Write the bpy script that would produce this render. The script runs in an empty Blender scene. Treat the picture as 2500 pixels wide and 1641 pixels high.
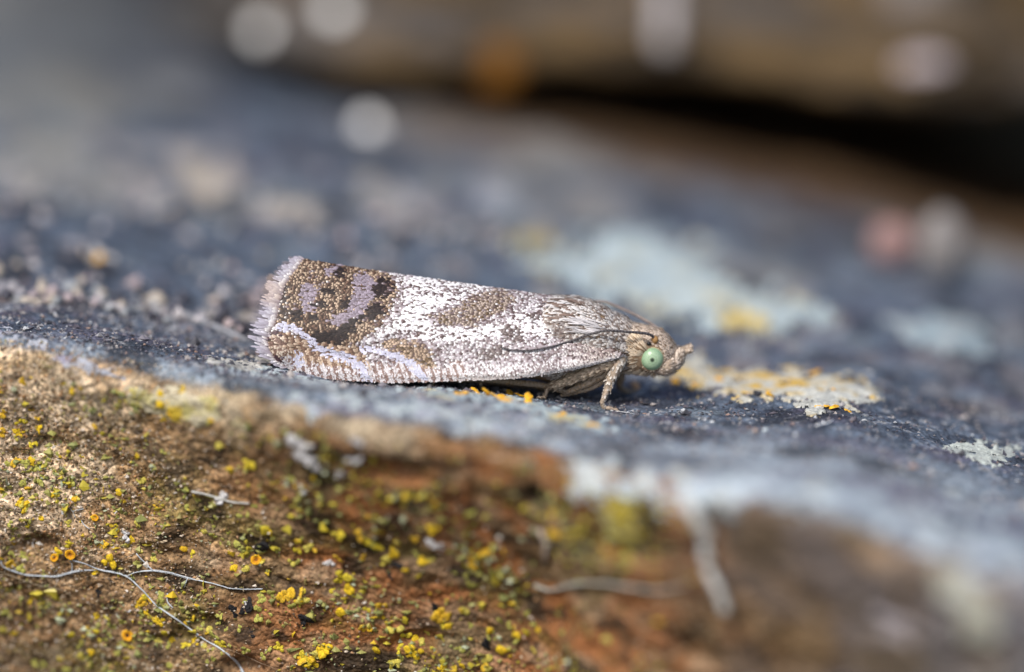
import bpy, math, random
import numpy as np
from mathutils import Matrix, Vector

random.seed(7)
rng = np.random.default_rng(7)
SC = bpy.context.scene
COL = SC.collection
S = 0.001                       # everything below is written in millimetres

# ------------------------------------------------------------------ camera
PXMM = 118.0                    # photo pixels per millimetre at the focus distance
D = 150.0                       # focus distance (mm)
PITCH = math.radians(10)
FW = np.array([0, math.cos(PITCH), -math.sin(PITCH)])
UP = np.array([0, math.sin(PITCH), math.cos(PITCH)])
RT = np.array([1.0, 0, 0])
CAM = -D * FW
cam_d = bpy.data.cameras.new('camera')
cam = bpy.data.objects.new('camera', cam_d)
COL.objects.link(cam)
cam_d.sensor_width = 36
cam_d.lens = 36 * D / (2500 / PXMM)
cam_d.clip_start = 0.005
cam_d.clip_end = 50
cam.matrix_world = Matrix((
    (RT[0], UP[0], -FW[0], CAM[0] * S), (RT[1], UP[1], -FW[1], CAM[1] * S),
    (RT[2], UP[2], -FW[2], CAM[2] * S), (0, 0, 0, 1)))
cam_d.dof.use_dof = True
cam_d.dof.focus_distance = D * S
cam_d.dof.aperture_fstop = cam_d.lens / 9.6     # 9.6 mm wide aperture
SC.camera = cam

# ------------------------------------------------------------------ light
SUN_EL, SUN_AZ = math.radians(46), math.radians(-28)   # from behind the camera, to the left
w = bpy.data.worlds.new('World')
SC.world = w
w.use_nodes = True
nt = w.node_tree
sky = nt.nodes.new('ShaderNodeTexSky')
sky.sky_type = 'NISHITA'
sky.sun_disc = False
sky.sun_elevation = SUN_EL
sky.sun_rotation = math.pi + SUN_AZ * -1
sky.dust_density = 3.0
nt.links.new(sky.outputs[0], nt.nodes['Background'].inputs[0])
nt.nodes['Background'].inputs[1].default_value = 0.10
sl = bpy.data.lights.new('sun', 'SUN')
sl.energy = 2.0
sl.angle = math.radians(11)
sl.color = (1, 0.95, 0.88)
so = bpy.data.objects.new('sun', sl)
COL.objects.link(so)
sdir = Vector((math.sin(SUN_AZ) * math.cos(SUN_EL), -math.cos(SUN_AZ) * math.cos(SUN_EL), math.sin(SUN_EL)))
so.rotation_euler = sdir.to_track_quat('Z', 'Y').to_euler()
so.location = sdir * 0.2
vs = SC.view_settings
vs.view_transform = 'Standard'
vs.look = 'None'
vs.gamma = 1
vs.use_curve_mapping = False
vs.exposure = 0.55
SC.cycles.use_denoising = True
try:
    SC.cycles.denoiser = 'OPENIMAGEDENOISE'
except Exception:
    pass
SC.cycles.max_bounces = 6

# ------------------------------------------------------------------ helpers
def lin(r, g, b):
    def f(c):
        c /= 255.0
        return c / 12.92 if c <= 0.04045 else ((c + 0.055) / 1.055) ** 2.4
    return np.array([f(r), f(g), f(b)])

def unproj(px, py, d):
    """photo pixel + depth behind the focus plane (mm) -> world mm"""
    px, py, d = np.broadcast_arrays(np.asarray(px, float), np.asarray(py, float), np.asarray(d, float))
    X = (px - 1250) / PXMM / D
    U = (820.5 - py) / PXMM / D
    return CAM + (D + d)[..., None] * (FW + X[..., None] * RT + U[..., None] * UP)

def at_y(px, py, y):
    """photo pixel on the vertical plane of world y"""
    px, py, y = np.broadcast_arrays(np.asarray(px, float), np.asarray(py, float), np.asarray(y, float))
    U = (820.5 - py) / PXMM / D
    k = (y - CAM[1]) / (FW[1] + U * UP[1])
    return unproj(px, py, k - D)

def proj(P):
    q = np.asarray(P) - CAM
    z = q @ FW
    return 1250 + (q @ RT) / z * D * PXMM, 820.5 - (q @ UP) / z * D * PXMM, z - D

def hash3(ix, iy, iz, seed):
    h = (ix.astype(np.uint32) * np.uint32(374761393) + iy.astype(np.uint32) * np.uint32(668265263)
         + iz.astype(np.uint32) * np.uint32(2147483647) + np.uint32(seed * 1274126177 % 4294967291))
    h = (h ^ (h >> np.uint32(13))) * np.uint32(1274126177)
    h = h ^ (h >> np.uint32(16))
    return (h & np.uint32(0xffffff)).astype(np.float32) / np.float32(0xffffff)

def vnoise(P, f, seed=0):
    P = (np.asarray(P, np.float32) * np.float32(f)) + np.float32(1000.37)
    i = np.floor(P).astype(np.int64)
    t = (P - i).astype(np.float32)
    t = t * t * (3 - 2 * t)
    out = 0
    for dx in (0, 1):
        wx = t[..., 0] if dx else 1 - t[..., 0]
        for dy in (0, 1):
            wy = t[..., 1] if dy else 1 - t[..., 1]
            for dz in (0, 1):
                wz = t[..., 2] if dz else 1 - t[..., 2]
                out = out + wx * wy * wz * hash3(i[..., 0] + dx, i[..., 1] + dy, i[..., 2] + dz, seed)
    return out * 2 - 1                              # -1 .. 1

def fbm(P, f, octv=4, seed=0, gain=0.5):
    a, s, o = 1.0, 0.0, 0
    for k in range(octv):
        o = o + a * vnoise(P, f * 2.03 ** k, seed + k)
        s += a
        a *= gain
    return o / s

def sstep(a, b, x):
    t = np.clip((x - a) / (b - a), 0, 1)
    return t * t * (3 - 2 * t)

def mixc(a, b, t):
    return a + (np.asarray(b) - a) * np.asarray(t)[..., None]

def pchip(x, y, xi):
    """smooth monotone interpolation, y along its first axis"""
    x = np.asarray(x, float)
    y = np.asarray(y, float)
    h = np.diff(x)
    hs = h.reshape((-1,) + (1,) * (y.ndim - 1))
    dl = np.diff(y, axis=0) / hs
    m = np.zeros_like(y)
    a, b = dl[:-1], dl[1:]
    same = (a * b) > 0
    m[1:-1] = np.where(same, 2 * a * b / np.where(same, a + b, 1), 0)
    m[0], m[-1] = dl[0], dl[-1]
    xi = np.asarray(xi, float)
    k = np.clip(np.searchsorted(x, xi) - 1, 0, len(x) - 2)
    t = ((xi - x[k]) / h[k])
    t = np.clip(t, 0, 1).reshape(t.shape + (1,) * (y.ndim - 1))
    hk = h[k].reshape(t.shape[:1] + (1,) * (y.ndim - 1)) if y.ndim > 1 else h[k]
    t2, t3 = t * t, t * t * t
    return ((2 * t3 - 3 * t2 + 1) * y[k] + (t3 - 2 * t2 + t) * hk * m[k]
            + (-2 * t3 + 3 * t2) * y[k + 1] + (t3 - t2) * hk * m[k + 1])

def poly_sdf(px, py, poly):
    """signed distance in pixels, positive inside"""
    poly = np.asarray(poly, float)
    dmin = np.full(px.shape, 1e9)
    ins = np.zeros(px.shape, bool)
    n = len(poly)
    for i in range(n):
        a, b = poly[i], poly[(i + 1) % n]
        e = b - a
        wx, wy = px - a[0], py - a[1]
        t = np.clip((wx * e[0] + wy * e[1]) / (e @ e + 1e-9), 0, 1)
        dmin = np.minimum(dmin, (wx - t * e[0]) ** 2 + (wy - t * e[1]) ** 2)
        c = ((a[1] > py) != (b[1] > py)) & (px < e[0] * (py - a[1]) / (e[1] if e[1] else 1e-9) + a[0])
        ins ^= c
    d = np.sqrt(dmin)
    return np.where(ins, d, -d)

def line_dist(px, py, pts):
    pts = np.asarray(pts, float)
    dmin = np.full(px.shape, 1e9)
    for a, b in zip(pts[:-1], pts[1:]):
        e = b - a
        wx, wy = px - a[0], py - a[1]
        t = np.clip((wx * e[0] + wy * e[1]) / (e @ e + 1e-9), 0, 1)
        dmin = np.minimum(dmin, (wx - t * e[0]) ** 2 + (wy - t * e[1]) ** 2)
    return np.sqrt(dmin)

def new_mesh(name, V, quads=None, tris=None, col=None, mat=None, smooth=True):
    V = np.asarray(V, np.float32).reshape(-1, 3)
    quads = np.zeros((0, 4), np.int32) if quads is None or len(quads) == 0 else np.asarray(quads, np.int32)
    tris = np.zeros((0, 3), np.int32) if tris is None or len(tris) == 0 else np.asarray(tris, np.int32)
    me = bpy.data.meshes.new(name)
    nl = quads.size + tris.size
    me.vertices.add(len(V))
    me.vertices.foreach_set('co', V.ravel())
    me.loops.add(nl)
    me.loops.foreach_set('vertex_index', np.concatenate([quads.ravel(), tris.ravel()]).astype(np.int32))
    npoly = len(quads) + len(tris)
    me.polygons.add(npoly)
    st = np.concatenate([np.arange(len(quads)) * 4, quads.size + np.arange(len(tris)) * 3]).astype(np.int32)
    me.polygons.foreach_set('loop_start', st)
    me.polygons.foreach_set('use_smooth', np.full(npoly, smooth, bool))
    me.update(calc_edges=True)
    if col is not None:
        col = np.asarray(col, np.float32)
        if col.ndim == 1:
            col = np.tile(col, (len(V), 1))
        if col.shape[1] == 3:
            col = np.concatenate([col, np.zeros((len(col), 1), np.float32)], 1)
        a = me.color_attributes.new('Col', 'FLOAT_COLOR', 'POINT')
        a.data.foreach_set('color', np.ascontiguousarray(col).ravel())
    if mat:
        me.materials.append(mat)
    return me

def tag(o, label=None, cat=None, group=None, kind=None):
    if label: o['label'] = label
    if cat: o['category'] = cat
    if group: o['group'] = group
    if kind: o['kind'] = kind
    return o

def thing(name, base, label, cat, group=None):
    o = bpy.data.objects.new(name, None)
    COL.objects.link(o)
    o.location = Vector(base) * S
    o.scale = (S, S, S)
    o.empty_display_size = 0.5
    o['_b'] = 0
    del o['_b']
    BASE[o.name] = np.asarray(base, float)
    return tag(o, label, cat, group)

BASE = {}

def part(name, parent, V, quads=None, tris=None, col=None, mat=None, smooth=True, kind=None, label=None):
    root = parent
    while root.parent: root = root.parent
    me = new_mesh(name, np.asarray(V).reshape(-1, 3) - BASE[root.name], quads, tris, col, mat, smooth)
    o = bpy.data.objects.new(name, me)
    COL.objects.link(o)
    o.parent = parent
    return tag(o, label, None, None, kind)

def single(name, base, V, quads=None, tris=None, col=None, mat=None, smooth=True, label=None, cat=None, group=None, kind=None):
    me = new_mesh(name, np.asarray(V).reshape(-1, 3) - np.asarray(base), quads, tris, col, mat, smooth)
    o = bpy.data.objects.new(name, me)
    COL.objects.link(o)
    o.location = Vector(base) * S
    o.scale = (S, S, S)
    return tag(o, label, cat, group, kind)

def grid_quads(nu, nv, close_v=False):
    i = np.arange(nu - 1)[:, None]
    j = np.arange(nv if close_v else nv - 1)[None, :]
    j2 = (j + 1) % nv
    return np.stack([i * nv + j, (i + 1) * nv + j, (i + 1) * nv + j2, i * nv + j2], -1).reshape(-1, 4)

def nrm(v):
    return v / (np.linalg.norm(v, axis=-1, keepdims=True) + 1e-12)

def grid_normals(P):
    du = np.gradient(P, axis=0)
    dv = np.gradient(P, axis=1)
    return nrm(np.cross(du, dv))

# ------------------------------------------------------------------ materials
def mat_attr(name, rough=0.8, spec=0.3, nscale=20.0, namt=0.35, bump=0.4, bdist=0.02, grain=False, sheen=0, trans=0, coat=0):
    """colour from the mesh's own Col attribute, broken up by noise in object space (mm)"""
    m = bpy.data.materials.new(name)
    m.use_nodes = True
    n, l = m.node_tree.nodes, m.node_tree.links
    b = n['Principled BSDF']
    b.inputs['Roughness'].default_value = rough
    b.inputs['Specular IOR Level'].default_value = spec
    if sheen: b.inputs['Sheen Weight'].default_value = sheen
    if trans: b.inputs['Subsurface Weight'].default_value = trans; b.inputs['Subsurface Radius'].default_value = (0.0001,) * 3
    if coat: b.inputs['Coat Weight'].default_value = coat
    at = n.new('ShaderNodeAttribute')
    at.attribute_name = 'Col'
    tc = n.new('ShaderNodeTexCoord')
    nz = n.new('ShaderNodeTexNoise')
    nz.inputs['Scale'].default_value = nscale
    nz.inputs['Detail'].default_value = 4
    l.new(tc.outputs['Object'], nz.inputs['Vector'])
    mr = n.new('ShaderNodeMapRange')
    mr.inputs['From Min'].default_value = 0.3
    mr.inputs['From Max'].default_value = 0.7
    mr.inputs['To Min'].default_value = 1 - namt
    mr.inputs['To Max'].default_value = 1 + namt
    l.new(nz.outputs['Fac'], mr.inputs['Value'])
    fac = mr.outputs[0]
    hgt = nz.outputs['Fac']
    if grain:
        vo = n.new('ShaderNodeTexVoronoi')
        vo.inputs['Scale'].default_value = 11.0
        l.new(tc.outputs['Object'], vo.inputs['Vector'])
        sep = n.new('ShaderNodeSeparateColor')
        l.new(vo.outputs['Color'], sep.inputs[0])
        gr = n.new('ShaderNodeMapRange')
        gr.inputs['To Min'].default_value = 0.45
        gr.inputs['To Max'].default_value = 1.75
        l.new(sep.outputs[0], gr.inputs['Value'])
        mx = n.new('ShaderNodeMix')
        l.new(at.outputs['Alpha'], mx.inputs[0])
        mx.inputs[2].default_value = 1.0
        l.new(gr.outputs[0], mx.inputs[3])
        mu = n.new('ShaderNodeMath')
        mu.operation = 'MULTIPLY'
        l.new(fac, mu.inputs[0])
        l.new(mx.outputs[0], mu.inputs[1])
        fac = mu.outputs[0]
        ad = n.new('ShaderNodeMath')
        ad.operation = 'SUBTRACT'
        l.new(nz.outputs['Fac'], ad.inputs[0])
        l.new(vo.outputs['Distance'], ad.inputs[1])
        hgt = ad.outputs[0]
    vm = n.new('ShaderNodeVectorMath')
    vm.operation = 'SCALE'
    l.new(at.outputs['Color'], vm.inputs[0])
    l.new(fac, vm.inputs['Scale'])
    l.new(vm.outputs[0], b.inputs['Base Color'])
    if bump:
        bp = n.new('ShaderNodeBump')
        bp.inputs['Strength'].default_value = bump
        bp.inputs['Distance'].default_value = bdist * S
        l.new(hgt, bp.inputs['Height'])
        l.new(bp.outputs[0], b.inputs['Normal'])
    return m

M_ROCK = mat_attr('rock', 0.75, 0.35, 14, 0.45, 0.7, 0.05, grain=True)
M_LICHEN = mat_attr('lichen crust', 0.9, 0.2, 16, 0.3, 0.6, 0.04)
M_GRAN = mat_attr('lichen granule', 0.8, 0.25, 5, 0.45, 0.6, 0.03)
M_GRIT = mat_attr('grit', 0.45, 0.5, 10, 0.2, 0.0)
M_SILK = mat_attr('silk', 0.5, 0.4, 6, 0.15, 0.0)
M_SCALE = mat_attr('moth scale', 0.55, 0.35, 30, 0.12, 0.0)
M_SKIN = mat_attr('moth cuticle', 0.6, 0.3, 18, 0.3, 0.3, 0.02)
M_EYE = mat_attr('compound eye', 0.30, 0.5, 55, 0.16, 0.4, 0.006)
M_GLINT = mat_attr('glint', 0.30, 0.6, 5, 0.05, 0.0)

# ------------------------------------------------------------------ rock ledge
XS = [-2500, 0, 400, 800, 1200, 1600, 2000, 2500, 5000]
DS = [-16, -12, -8, -4, -2, 0, 4, 8, 16, 24, 40, 70]
ROWS = np.array([                                      # image row of the top surface at each depth
    [1060, 1000, 940, 880, 840, 790, 680, 560, 330, 130, -200, -500],
    [1070, 1010, 950, 890, 850, 800, 690, 570, 330, 130, -200, -500],
    [1150, 1080, 1010, 940, 905, 855, 745, 620, 370, 190, -50, -300],
    [1200, 1130, 1070, 985, 950, 925, 800, 650, 380, 225, 110, -60],
    [1240, 1170, 1110, 1025, 982, 962, 850, 690, 400, 262, 150, 30],
    [1310, 1240, 1160, 1085, 1045, 1003, 890, 750, 480, 330, 225, 90],
    [1360, 1290, 1190, 1110, 1060, 1008, 900, 780, 550, 415, 290, 160],
    [1480, 1400, 1310, 1230, 1190, 1140, 1000, 870, 670, 540, 420, 290],
    [1900, 1800, 1700, 1600, 1560, 1500, 1350, 1230, 1000, 860, 740, 600]], float)
FX = [-2500, 0, 400, 700, 1000, 1300, 1450, 1800, 2100, 2500, 5000]
EDGE_D = np.array([-0.8, -0.8, -1.5, -2.8, -3.9, -4.5, -5.6, -8.0, -10, -12, -14])
# face below the edge: (row offset below the edge, depth)
FROW = np.array([[0, 60, 220, 420, 640, 1000]] * len(FX), float)
FDEP = np.array([
    [-0.8, -1.0, -0.4, 0.2, 1.4, 3.5],
    [-0.8, -1.0, -0.4, 0.2, 1.4, 3.5],
    [-1.5, -1.7, -0.9, -0.1, 0.6, 2.5],
    [-2.8, -3.1, -2.1, -0.7, 0.1, 1.6],
    [-3.9, -4.3, -3.2, -1.4, -0.2, 1.2],
    [-4.5, -4.9, -3.9, -2.2, -0.9, 0.8],
    [-5.6, -6.0, -5.2, -4.0, -3.0, -1.5],
    [-8.0, -8.4, -7.6, -6.4, -5.2, -4.0],
    [-10, -10.4, -9.8, -8.8, -7.8, -6.5],
    [-12, -12.5, -12, -11.2, -10.2, -9.0],
    [-14, -14.5, -14, -13.2, -12.2, -11]])

xin = np.linspace(-130, 2630, 860)
xout = np.linspace(0, 1, 30)[1:] ** 1.5
xs = np.concatenate([(-130 - 2370 * xout)[::-1], xin, 2630 + 2370 * xout])
NX = len(xs)
edge_d = pchip(FX, EDGE_D, xs)
# small notches and bulges along the rim
edge_d = edge_d + 0.16 * fbm(np.stack([xs / PXMM, xs * 0 + 3, xs * 0], -1), 3.1, 3, 6) + 0.45 * fbm(np.stack([xs / PXMM, xs * 0, xs * 0], -1), 0.9, 3, 5)
qf = np.linspace(0, 1, 170)
d_far = 3 + 67 * (1 - qf) ** 2.2                      # 70 -> 3
qn = np.linspace(0, 1, 250)[1:]
dd = np.concatenate([np.tile(d_far, (NX, 1)), 3 + (edge_d[:, None] - 3) * qn[None, :]], 1)
rows_d = np.linspace(-16, 70, 1200)
tab = pchip(DS, ROWS.T, rows_d).T                      # columns x depth
tab = pchip(XS, tab, xs)                               # all xs x depth
kx = (dd - rows_d[0]) / (rows_d[1] - rows_d[0])
k0 = np.clip(kx.astype(int), 0, len(rows_d) - 2)
ii = np.arange(NX)[:, None]
top_rows = tab[ii, k0] * (1 - (kx - k0)) + tab[ii, k0 + 1] * (kx - k0)
sv = np.linspace(0, 1, 300)[1:]
sk = [0, 0.06, 0.25, 0.47, 0.7, 1.0]
f_row = pchip(sk, pchip(FX, FROW, xs).T, sv).T + top_rows[:, -1:]
f_dep = pchip(sk, pchip(FX, FDEP, xs).T, sv).T
f_dep = f_dep + (edge_d - pchip(FX, EDGE_D, xs))[:, None] * (1 - sstep(0, 0.5, sv))[None, :]
ev = np.linspace(0, 1, 16)[1:]
e_row = f_row[:, -1:] + 2600 * ev[None, :]
e_dep = f_dep[:, -1:] + 1.5 * ev[None, :]
R_row = np.concatenate([top_rows, f_row, e_row], 1)
R_dep = np.concatenate([dd, f_dep, e_dep], 1)
NTOP = top_rows.shape[1]
RP = unproj(xs[:, None] + 0 * R_row, R_row, R_dep)
# round the rim
for _ in range(7):
    sl_ = RP[:, NTOP - 40:NTOP + 40]
    sl_[:, 1:-1] = 0.25 * sl_[:, :-2] + 0.5 * sl_[:, 1:-1] + 0.25 * sl_[:, 2:]
RN = grid_normals(RP)
if RN[NX // 2, 100, 2] < 0: RN = -RN
NV = RP.shape[1]
vv = np.arange(NV)
face = sstep(NTOP - 8, NTOP + 22, vv)[None, :] * np.ones((NX, 1))
Pst = RP * np.array([0.8, 1, 1.1])                    # bedding runs along the ledge
dep = np.broadcast_to(R_dep, RP.shape[:2])
far = sstep(2, 14, dep)
disp = (0.16 * fbm(Pst, 0.45, 3, 1) + 0.09 * fbm(Pst, 1.3, 3, 11) * (0.6 + 0.5 * face)
        + 0.05 * fbm(RP, 4.2, 3, 21) * (0.6 + 0.5 * face) + 0.022 * fbm(RP, 13, 2, 31))
# pits and crumbly ledges in the face
pit = sstep(0.15, 0.6, fbm(RP * np.array([0.8, 1, 1.3]), 0.8, 3, 41))
disp -= face * 0.26 * pit
disp += far * 0.35 * fbm(RP, 0.6, 3, 51)
# keep the ground calm right under the moth
ppx, ppy, pdd = proj(RP)
calm = sstep(60, -40, -poly_sdf(ppx, ppy, [(640, 905), (950, 950), (1300, 985), (1550, 1010), (1560, 880), (650, 860)])) if False else 0
RP = RP + RN * disp[..., None]
RN = grid_normals(RP)
if RN[NX // 2, 100, 2] < 0: RN = -RN
ppx, ppy, pdd = proj(RP)

# base colours -------------------------------------------------------------
n1 = fbm(RP, 0.7, 4, 61)
n2 = fbm(RP, 2.2, 4, 71)
n3 = fbm(RP, 6.5, 3, 81)
n4 = fbm(RP, 1.1, 3, 91)
slate = mixc(np.array([0.035, 0.045, 0.068]), [0.115, 0.15, 0.205], sstep(-0.45, 0.5, n2 + 0.4 * n3))
slate = mixc(slate, [0.095, 0.080, 0.12], sstep(0.0, 0.6, n4) * 0.6)
slate = mixc(slate, [0.19, 0.235, 0.275], sstep(0.15, 0.55, fbm(RP, 0.9, 3, 95)) * 0.55)
rimz = sstep(-0.8, -4.0, dep) * sstep(700, 1400, ppx) + 0.7 * sstep(0.1, -1.2, dep) * sstep(1400, 900, ppx)
slate = mixc(slate, [0.34, 0.40, 0.46], np.clip(rimz, 0, 1) * (0.30 + 0.7 * sstep(-0.25, 0.25, fbm(RP, 0.75, 4, 97))) * 0.8)
slate = mixc(slate, [0.13, 0.115, 0.17], np.clip(rimz, 0, 1) * sstep(0.1, 0.4, fbm(RP * np.array([0.6, 1, 1]), 0.8, 3, 98)) * 0.7)
slate = mixc(slate, [0.018, 0.022, 0.034], sstep(0.08, 0.35, fbm(RP * np.array([1, 0.7, 1]), 0.8, 4, 93)) * 0.8)
leftw = sstep(1400, 500, ppx)
speck = sstep(0.10, 0.32, fbm(RP * np.array([1, 0.5, 1]), 0.95, 3, 101)) * sstep(1.5, 4, dep) * sstep(19, 14, dep) * (0.3 + 0.7 * leftw)
spc = mixc(np.array([0.40, 0.38, 0.40]), [0.46, 0.40, 0.32], sstep(-0.2, 0.3, n1))
slate = slate + (spc - slate) * (speck * 0.85)[..., None]
grey = sstep(-0.05, 0.4, fbm(RP, 0.32, 3, 111)) * sstep(8, 14, dep)
slate = mixc(slate, [0.25, 0.25, 0.24], grey * 0.8)
tl = sstep(200, 80, np.hypot(ppx - 150, (ppy - 275) * 1.5)) * sstep(8, 11, dep)
slate = mixc(slate, [0.36, 0.33, 0.26], tl * 0.7 * sstep(-0.2, 0.2, n1))
tl = sstep(420, 150, np.hypot(ppx - 60, ppy - 30)) * sstep(8, 11, dep)
slate = mixc(slate, [0.19, 0.20, 0.20], tl * 0.6)
fine = sstep(0.2, 0.55, n3 + 0.3 * n2) * sstep(5, 1, np.abs(dep))
slate = mixc(slate, [0.34, 0.34, 0.35], fine * 0.75)
shaded_soil = sstep(16.5, 20.5, dep + 1.2 * n1) * sstep(700, 1250, ppx)  # brown soil, its colour also darkened for the shade under the overhang
slate = mixc(slate, [0.085, 0.048, 0.022], shaded_soil)
wl = sstep(950, 100, ppx)                              # the sandy end of the face
brown = mixc(np.array([0.17, 0.105, 0.05]), [0.46, 0.31, 0.17], sstep(-0.35, 0.45, n2 + 0.3 * n3) * (0.4 + 0.6 * wl))
rust = sstep(-0.35, 0.2, n4 + 0.3 * n2) * (0.12 + 0.88 * sstep(450, 850, ppx)) * sstep(1020, 1180, ppy)
brown = mixc(brown, [0.44, 0.165, 0.055], rust * 0.85 * sstep(2000, 1400, ppx))
olive = sstep(0.02, 0.5, fbm(RP * np.array([0.7, 1, 1]), 0.9, 3, 121)) * (0.5 + 0.5 * sstep(1100, 1250, ppy))
brown = mixc(brown, [0.15, 0.125, 0.03], olive * 0.65)
sandy = sstep(-0.15, 0.3, fbm(RP, 1.2, 3, 131) + 0.55 * sstep(420, 60, ppx) * sstep(1400, 1250, ppy) - 0.3)
brown = mixc(brown, [0.60, 0.47, 0.33], sandy * (0.25 + 0.75 * wl) * 0.8)
tanb = sstep(0.05, 0.4, fbm(Pst, 1.4, 3, 137)) * sstep(500, 800, ppx)
brown = mixc(brown, [0.50, 0.34, 0.21], tanb * 0.6)
dark = sstep(0.04, 0.34, fbm(Pst, 1.7, 4, 141)) * (0.55 + 0.45 * sstep(150, 450, ppx))
brown = mixc(brown, [0.030, 0.020, 0.013], dark * 0.85)
rightgrey = sstep(1500, 2100, ppx) * sstep(-0.35, 0.15, n1)
brown = mixc(brown, [0.155, 0.135, 0.135], rightgrey * 0.85)
brown = mixc(brown, [0.19, 0.20, 0.235], sstep(2050, 2450, ppx) * sstep(-0.3, 0.2, fbm(RP, 0.6, 3, 149)) * 0.85)
rightdark = sstep(1600, 1900, ppx) * sstep(-0.05, 0.4, fbm(RP, 0.5, 3, 145))
brown = mixc(brown, [0.12, 0.085, 0.045], rightdark * 0.7)
brown = brown * (0.82 + 0.40 * sstep(800, 350, ppx) * sstep(1500, 1250, ppy))[..., None]
cream = sstep(60, -60, np.abs(ppy - (930 + 0.13 * ppx)) - 55) * sstep(-0.15, 0.3, fbm(RP, 1.0, 4, 147)) * sstep(1250, 900, ppx) * sstep(20, 140, ppx)
brown = mixc(brown, [0.55, 0.46, 0.33], cream * 0.75)
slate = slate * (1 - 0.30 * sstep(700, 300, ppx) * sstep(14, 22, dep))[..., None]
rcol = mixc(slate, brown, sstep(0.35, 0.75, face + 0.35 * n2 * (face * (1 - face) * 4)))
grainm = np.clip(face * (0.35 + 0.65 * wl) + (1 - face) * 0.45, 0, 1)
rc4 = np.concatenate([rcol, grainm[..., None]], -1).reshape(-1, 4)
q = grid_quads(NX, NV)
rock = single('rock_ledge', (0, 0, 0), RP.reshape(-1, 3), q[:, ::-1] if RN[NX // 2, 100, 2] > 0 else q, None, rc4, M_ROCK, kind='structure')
rock['label'] = 'slate-grey rock ledge with a rusty brown broken front, under the moth'

# visible-surface lookup: nearest rock vertex in each 4-pixel cell of the photo
CELL = 4
cx = np.floor(ppx / CELL).astype(int).ravel()
cy = np.floor(ppy / CELL).astype(int).ravel()
okc = (cx >= 0) & (cx < 626) & (cy >= 0) & (cy < 411)
order = np.argsort(-pdd.ravel()[okc])
lut = np.full((626, 411), -1)
idx_ok = np.nonzero(okc)[0][order]
lut[cx[idx_ok], cy[idx_ok]] = idx_ok
RPf, RNf = RP.reshape(-1, 3), RN.reshape(-1, 3)

def hit(px, py):
    a, b = int(px // CELL), int(py // CELL)
    for r in range(0, 6):
        for i in range(-r, r + 1):
            for j in range(-r, r + 1):
                if 0 <= a + i < 626 and 0 <= b + j < 411 and lut[a + i, b + j] >= 0:
                    k = lut[a + i, b + j]
                    d = (RPf[k] - CAM) @ FW - D
                    P = unproj(px, py, d) if r == 0 else RPf[k]
                    return P, RNf[k]
    return unproj(px, py, 0), np.array([0, 0, 1.0])

# ------------------------------------------------------------------ overhanging stone behind
UX = [-2500, 0, 300, 420, 520, 700, 1000, 1300, 1700, 2000, 2300, 2500, 5000]
UROW = [-300, -200, -120, 40, 100, 150, 195, 172, 178, 228, 255, 240, 200]
UDEP = [70, 62, 50, 34, 26, 22, 21, 22, 22, 21, 20, 21, 25]
ux = np.concatenate([np.linspace(-2500, -100, 40)[:-1], np.linspace(-100, 2600, 330), np.linspace(2600, 5000, 40)[1:]])
urow = pchip(UX, UROW, ux)
udep = pchip(UX, UDEP, ux)
up_v = np.linspace(0, 1, 150)[1:]
un_v = np.linspace(1, 0, 60)
u_row = np.concatenate([urow[:, None] - 12 * un_v[None, :], urow[:, None] - 2600 * up_v[None, :] ** 1.5], 1)
u_dep = np.concatenate([udep[:, None] + (85 - udep)[:, None] * un_v[None, :] ** 1.5,
                        udep[:, None] + np.broadcast_to(-0.6 * np.sin(np.pi * np.clip(up_v * 6, 0, 1)) + 5 * up_v, (len(ux), len(up_v)))], 1)
UPP = unproj(ux[:, None] + 0 * u_row, u_row, u_dep)
UN = grid_normals(UPP)
if UN[200, 120, 1] > 0: UN = -UN
UPP = UPP + UN * (0.35 * fbm(UPP * np.array([0.6, 1, 1.4]), 0.4, 4, 151) + 0.15 * fbm(UPP, 1.7, 3, 161))[..., None]
m1 = fbm(UPP * np.array([0.5, 1, 1.3]), 0.55, 4, 171)
m2 = fbm(UPP * np.array([0.5, 1, 1.5]), 1.3, 3, 181)
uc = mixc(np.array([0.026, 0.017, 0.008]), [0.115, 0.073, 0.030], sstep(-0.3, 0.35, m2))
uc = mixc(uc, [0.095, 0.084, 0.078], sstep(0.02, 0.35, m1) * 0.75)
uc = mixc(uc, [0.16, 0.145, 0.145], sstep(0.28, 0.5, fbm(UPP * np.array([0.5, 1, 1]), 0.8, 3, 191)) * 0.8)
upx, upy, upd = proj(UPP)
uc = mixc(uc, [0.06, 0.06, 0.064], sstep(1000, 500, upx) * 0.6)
q = grid_quads(*UPP.shape[:2])
ub = UPP[200, 60]
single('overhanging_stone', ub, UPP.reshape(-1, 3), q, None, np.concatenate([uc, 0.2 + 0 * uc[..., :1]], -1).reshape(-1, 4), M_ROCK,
       label='brown blurred stone overhanging the dark gap behind the moth', cat='stone')
ucx, ucy = upx.ravel(), upy.ravel()
UPPf, UNf = UPP.reshape(-1, 3), grid_normals(UPP).reshape(-1, 3)

def hit_upper(px, py):
    k = np.argmin((ucx - px) ** 2 + (ucy - py) ** 2 + (np.arange(len(ucx)) % UPP.shape[1] < 60) * 1e6)
    n = UNf[k]
    return UPPf[k], (n if n[1] < 0 else -n)

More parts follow.
